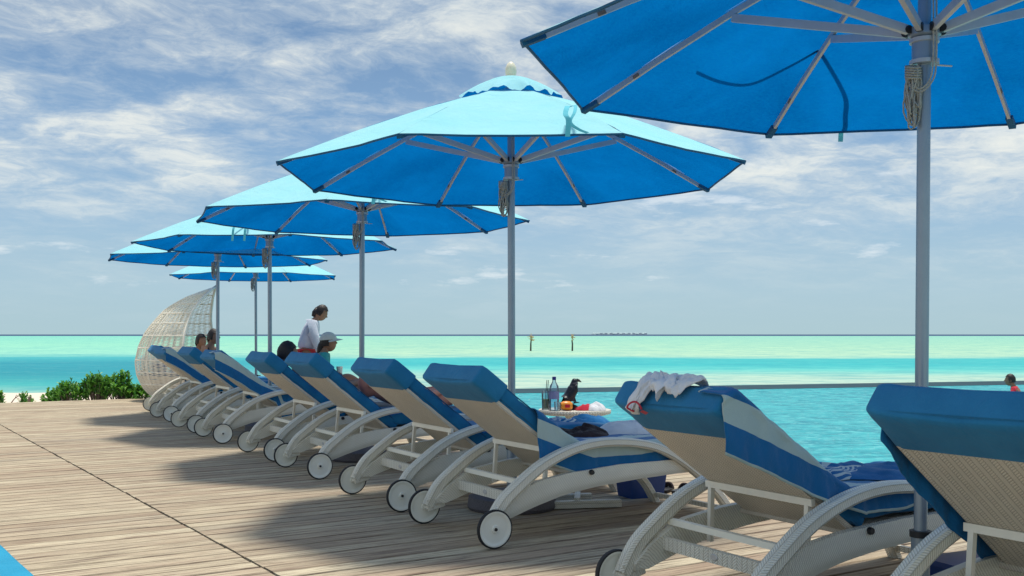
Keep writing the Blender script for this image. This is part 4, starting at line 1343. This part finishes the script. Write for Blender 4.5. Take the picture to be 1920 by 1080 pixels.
def crow():
    t = thing('crow', 'black crow perched on the side table with its head turned to the right', 'crow', (on_table(1078, 9.68)[0], 9.68, TZ + .060), R(18))
    V = [(-.085, 0, .020), (-.055, 0, .055), (-.025, 0, .095), (.012, 0, .140), (.032, 0, .178), (.040, 0, .208), (.060, 0, .206)]
    Rr = [.016, .040, .056, .050, .036, .033, .020]
    me = skin_mesh(V, [(i, i + 1) for i in range(6)], Rr, 2, 2)
    prs = [(me, 0, None)]
    tail = MB(); tail.loft([[Vector((-.065, y, z)) for y, z in ((-.03, .035), (.03, .035), (.03, .06), (-.03, .06))], [Vector((-.165, y, z)) for y, z in ((-.026, -.035), (.026, -.035), (.026, -.027), (-.026, -.027))]])
    prs.append((tail.mesh('tl', M['feather'], True), 0, None))
    for sd_ in (-1, 1):
        lg = MB(); lg.tube([(-.01, .025 * sd_, .085), (.0, .025 * sd_, .045), (.005, .025 * sd_, .0)], [.016, .007, .005], 6)
        for a_ in (-.5, 0, .5): lg.tube([(.005, .025 * sd_, .004), (.035 * math.cos(a_), .025 * sd_ + .035 * math.sin(a_), .002)], .003, 5)
        lg.tube([(.005, .025 * sd_, .004), (-.022, .025 * sd_, .002)], .003, 5)
        prs.append((lg.mesh('lg', M['feather'], True), 0, None))
    link('body', merge_meshes(prs, [M['feather']], 'body'), t)
    for sd_ in (-1, 1):
        w = MB()
        def fn(u, v):
            x = .035 - .165 * u; wd = .040 * math.sin(math.pi * min(1, .25 + u * .72)) + .004
            zc_ = .140 - .135 * u
            return (x, sd_ * (.052 - .012 * u + .010 * math.sin(math.pi * v)), zc_ + (v - .5) * 2 * wd)
        w.grid(fn, 14, 8); wo_ = part('wing', w, M['feather'], t, True)
        md = wo_.modifiers.new('t', 'SOLIDIFY'); md.thickness = .006; md.offset = 0
        e = MB(); e.lathe([(0, -.003), (.004, 0), (0, .003)], 8, (.058, sd_ * .029, .217), 'y'); part('eye', e, M['black'], t, True)
    bk = MB(); bk.tube([(.060, 0, .206), (.083, 0, .196), (.102, 0, .178)], [.017, .012, .003], 8); part('beak', bk, M['black'], t, True)
    nk = MB(); nk.lathe([(.034, .165), (.0375, .178), (.035, .192)], 14, (.030, 0, 0)); part('nape', nk, M['grey_feather'], t, True)
    t.rotation_euler = (0, -R(12), R(14))
    return t
crow()

# ------------------------------------------------------------------ things on and under the loungers
def on_seat(k, s, y): return tuple(loc(k, s, y, .528))
heap('towel_heap', 'crumpled blue towel on the lounger beneath the side table', 'towel', None, tuple(loc('D', 1.82, .0, .490)), (.17, .13, .075), 'bluetowel', 2.2, rz=.4)
heap('striped_heap', 'crumpled blue and white striped cloth beside the black clothes', 'towel', None, tuple(loc('D', 1.56, .0, .495)), (.17, .12, .06), 'towel2', 4.6, rz=1.0)
heap('black_clothes', 'heap of black clothes on the towel covered seat left of the white towel', 'clothes', None, on_seat('C', .98, .12), (.24, .12, .085), 'black_cloth', 6.1, rz=.35)
heap('white_towel', 'white towel spread on the seat just right of the black clothes', 'towel', None, on_seat('C', 1.42, .13), (.27, .16, .12), 'white_cloth', 9.4, rz=.3, rough=.4)
heap('towel_pile', 'pile of striped towels on the lounger left of the third parasol pole', 'towel', None, on_seat('F', 1.42, -.05), (.30, .22, .13), 'towel2', 14.2, rz=.5, rough=.5)
heap('folded_towel', 'folded blue towel on the seat under the arm of the T-shirt lounger', 'towel', None, on_seat('B', 1.35, .0), (.42, .28, .060), 'bluetowel', 19.3, rz=.5)
heap('striped_towel_end', 'bunched striped towel on the seat past the T-shirt lounger backrest', 'towel', None, on_seat('B', 1.02, .10), (.26, .18, .065), 'towel2', 21.7, rz=.2)
# sunglasses on the striped towel of C
sgx = thing('sunglasses', 'dark sunglasses lying on the striped towel at the foot of the lounger', 'sunglasses', tuple(loc('C', 1.47, -.16, .548)), R(40))
for sd_ in (-1, 1):
    m = MB(); m.tube([(.028 * math.cos(2 * math.pi * j / 12) + .0, .034 * sd_ + .03 * math.sin(2 * math.pi * j / 12), .022 + .018 * math.sin(2 * math.pi * j / 12)) for j in range(12)], .004, 5, closed=True)
    part('lens_frame', m, M['black'], sgx, True)
    m = MB(); m.tube([(.0, .064 * sd_, .03), (.09, .066 * sd_, .028), (.13, .066 * sd_, .010)], .004, 5); part('temple', m, M['black'], sgx, True)
# cooler box below C's foot
cl_ = thing('cooler_box', 'dark blue plastic box on the deck under the foot of the towel covered lounger', 'cooler', (.955, 7.72, 0), R(24))
m = MB(); m.loft([[Vector((x, y, z)) for x, y in ((-a_, -b__), (a_, -b__), (a_, b__), (-a_, b__))] for z, a_, b__ in ((.0, .135, .10), (.20, .155, .12))]); part('box', m, M['cooler'], cl_)
m = MB(); m.box((0, 0, .212), (.33, .26, .024)); part('lid', m, M['cooler'], cl_)
cl2 = thing('cooler_box', 'dark blue plastic box on the deck beside the nearest parasol pole', 'cooler', (2.02, 4.62, 0), R(24))
m = MB(); m.loft([[Vector((x, y, z)) for x, y in ((-a_, -b__), (a_, -b__), (a_, b__), (-a_, b__))] for z, a_, b__ in ((.0, .135, .10), (.18, .155, .12))]); part('box', m, M['cooler'], cl2)
m = MB(); m.box((0, 0, .192), (.33, .26, .024)); part('lid', m, M['cooler'], cl2)
# sandals
for i, (x, y, a_) in enumerate(((1.19, 7.98, 70), (1.30, 7.93, 52))):
    sn_ = thing('sandal', ('left' if i == 0 else 'right') + ' one of two dark sandals on the deck beside the blue box', 'sandal', (x, y, 0), R(a_), 'pair of dark sandals')
    m = MB(); rings = []
    for j in range(11):
        u = j / 10; w = .042 * (math.sin(math.pi * min(1, u * .9 + .1)) ** .5) * (.8 + .3 * u) + .004
        rings.append([Vector((-.13 + .26 * u, yy, zz)) for yy, zz in ((-w, 0), (w, 0), (w, .022), (-w, .022))])
    m.loft(rings); part('sole', m, M['black'], sn_)
    m = MB(); m.tube(catmull([(.02, -.042, .015), (.035, -.02, .05), (.035, .02, .05), (.02, .042, .015)], 4), .013, 8); m.tube(catmull([(.02, -.03, .02), (.06, 0, .035), (.02, .03, .02)], 4), .010, 8); part('strap', m, M['black_cloth'], sn_, True)
# low wicker foot frame between the loungers
ff = thing('low_frame', 'low wicker skid frame on the deck under the towel covered lounger', 'frame', (.50, 7.15, 0), R(5))
m = MB(); m.bar((-.26, 0, .03), (.26, .05, .03), .05, .05); part('skid', m, M['wicker'], ff)
m = MB(); m.bar((-.26, .30, .03), (.10, .34, .03), .05, .05); part('skid', m, M['wicker'], ff)
m = MB(); m.bar((-.05, .02, .058), (.0, .32, .058), .04, .03); part('cross_bar', m, M['wicker'], ff)

# sunlit blue sunbed at the lower left corner
sb = thing('sunbed', 'flat sunlit blue mattress at the bottom left corner of the deck', 'sunbed', (-2.165, 3.56, 0), R(90 + 35.4))
def sbf(t):
    return Vector((-1.1 + 2.2 * t, 0, .36)), .42, .040, Vector((0, 0, 1))
part('mattress', cushion(sbf, 20, 31, .002), M['sunbed'], sb, True, 60)
m = MB(); m.box((0, .03, .27), (2.1, .70, .07)); part('bed_frame', m, M['wicker'], sb)
for x in (-.95, .95):
    for y in (-.28, .30):
        m = MB(); m.bar((x, y, .0), (x, y, .235), .05, .05, (0, 1, 0)); part('leg', m, M['wicker'], sb)

# ------------------------------------------------------------------ bushes at the deck end
def bush(label, px, w, h, seed, n, group='beach bushes past the deck edge', dd=19.6):
    rb_ = random.Random(seed)
    x = (px - 960) / F * dd
    t = thing('beach_bush', label, 'bush', (x, dd, -.17), 0, group)
    st = MB(); fo = MB()
    for i in range(int(n * 1.7)):
        a_ = rb_.uniform(0, 2 * math.pi); rr_ = rb_.random() ** .6
        bx, by = rr_ * w * .5 * math.cos(a_), rr_ * w * .42 * math.sin(a_)
        hh = (h + .17) * (1 - .45 * rr_ ** 2) * rb_.uniform(.72, 1.05)
        top = Vector((bx * 1.15, by * 1.15, hh)); b0_ = Vector((bx * .5, by * .5, 0))
        st.tube([b0_, (b0_ + top) / 2 + Vector((rb_.uniform(-.03, .03), 0, 0)), top], [.009, .007, .005], 4)
        for L_ in range(rb_.randint(12, 17)):
            az = rb_.uniform(0, 2 * math.pi); el = rb_.uniform(.25, 1.45); k = rb_.uniform(0, .20)
            base_ = top - Vector((0, 0, k)) * 1.0
            ln = rb_.uniform(.085, .14); wd = ln * .17
            d_ = Vector((math.cos(az) * math.cos(el), math.sin(az) * math.cos(el), math.sin(el)))
            sd__ = d_.cross(Vector((0, 0, 1))).normalized() * wd
            up_ = sd__.cross(d_).normalized() * .008
            p0, p1_, p2, p3 = base_, base_ + d_ * ln * .45 , base_ + d_ * ln * .8, base_ + d_ * ln - Vector((0, 0, .01))
            fo.add([p0, p1_ - sd__ * .7 + up_, p2 - sd__, p3, p2 + sd__, p1_ + sd__ * .7 + up_, p1_, p2 - up_], [(0, 6, 1), (1, 6, 7, 2), (2, 7, 3), (0, 5, 6), (6, 5, 4, 7), (7, 4, 3)])
    part('stem', st, M['wood_grey'], t)
    f_ = part('foliage', fo, M['leaf'], t); f_['kind'] = 'stuff'
    return t
bush('low green bush at the left end of the thick clump by the deck', 100, .42, .16, 1, 16)
bush('green bush left of the tallest one with upright pointed leaves', 134, .58, .33, 2, 30)
bush('tallest green bush in the middle of the clump at the deck edge', 182, .58, .47, 3, 40)
bush('green bush between the tallest bush and the wicker swing chair', 226, .52, .46, 4, 34)
bush('low bush tucked against the wicker swing chair', 262, .42, .24, 5, 18)
bush('small lone green tuft on the sand beside the dry twig', 46, .24, .09, 6, 7)
bush('green tuft cut off by the left edge of the view', -2, .22, .12, 7, 6)
tw = thing('dry_twig', 'bare grey twig leaning over the sand at the left', 'twig', (-9.42, 19.5, -.10), 0)
m = MB(); m.tube(catmull([(0, 0, -.03), (.10, 0, .10), (.20, .02, .17), (.27, .02, .22)], 4), [.012 - .0007 * i for i in range(13)], 5); m.tube([(.10, 0, .10), (.13, 0, .17)], .005, 4); part('branch', m, M['wood_grey'], tw, True)
st_ = thing('wood_stump', 'short weathered stump on the sand left of the bush clump', 'stump', (-9.08, 19.5, -.15), 0)
m = MB(); m.tube([(0, 0, 0), (.02, 0, .10), (.05, 0, .19)], [.04, .032, .018], 7); part('stump', m, M['wood_grey'], st_, True)

# ------------------------------------------------------------------ far things in the lagoon
for i, px_ in enumerate((995, 1073)):
    dd = 126.0
    t = thing('marker_post', ('left' if i == 0 else 'right') + ' one of two branch topped wooden posts standing in the lagoon', 'post', ((px_ - 960) / F * dd, dd, SEA_Z), 0, 'marker posts in the lagoon')
    m = MB(); m.tube([(0, 0, -.3), (.02, 0, .9), (.06 if i == 0 else -.05, 0, 1.35)], [.11, .09, .07], 8); part('post', m, M['post_dark'], t, True)
    m = MB(); rr_ = random.Random(40 + i)
    for k in range(26):
        a_ = rr_.uniform(0, 2 * math.pi); el = rr_.uniform(-.35, 1.4); ln = rr_.uniform(.25, .62)
        b0_ = Vector((.05, 0, 1.3 + rr_.uniform(-.1, .5)))
        e_ = b0_ + Vector((math.cos(a_) * math.cos(el), math.sin(a_) * math.cos(el), math.sin(el))) * ln * .8
        m.tube([b0_, e_], [.045, .035], 5)
    part('branches', m, M['post_top'], t, True)
isl = thing('far_islet', 'low hazy islet with pale roofs on the horizon right of the marker posts', 'island', (620, 6000, SEA_Z), 0)
m = MB(); rr_ = random.Random(77)
for k in range(26):
    x = -150 + 300 * k / 25; r_ = rr_.uniform(9, 16)
    m.lathe([(r_, 0), (r_ * .9, 4 + rr_.random() * 3), (r_ * .5, 8 + rr_.random() * 4), (0, 12 + rr_.random() * 3)], 8, (x, rr_.uniform(-6, 6), 0))
part('tree_line', m, M['islet'], isl, True)
for k in range(9):
    m = MB(); m.box((-110 + 32 * k + rr_.uniform(-6, 6), -16, 5), (15, 8, 10)); part('building', m, M['islet_white'], isl)
print('objects', len(bpy.data.objects))
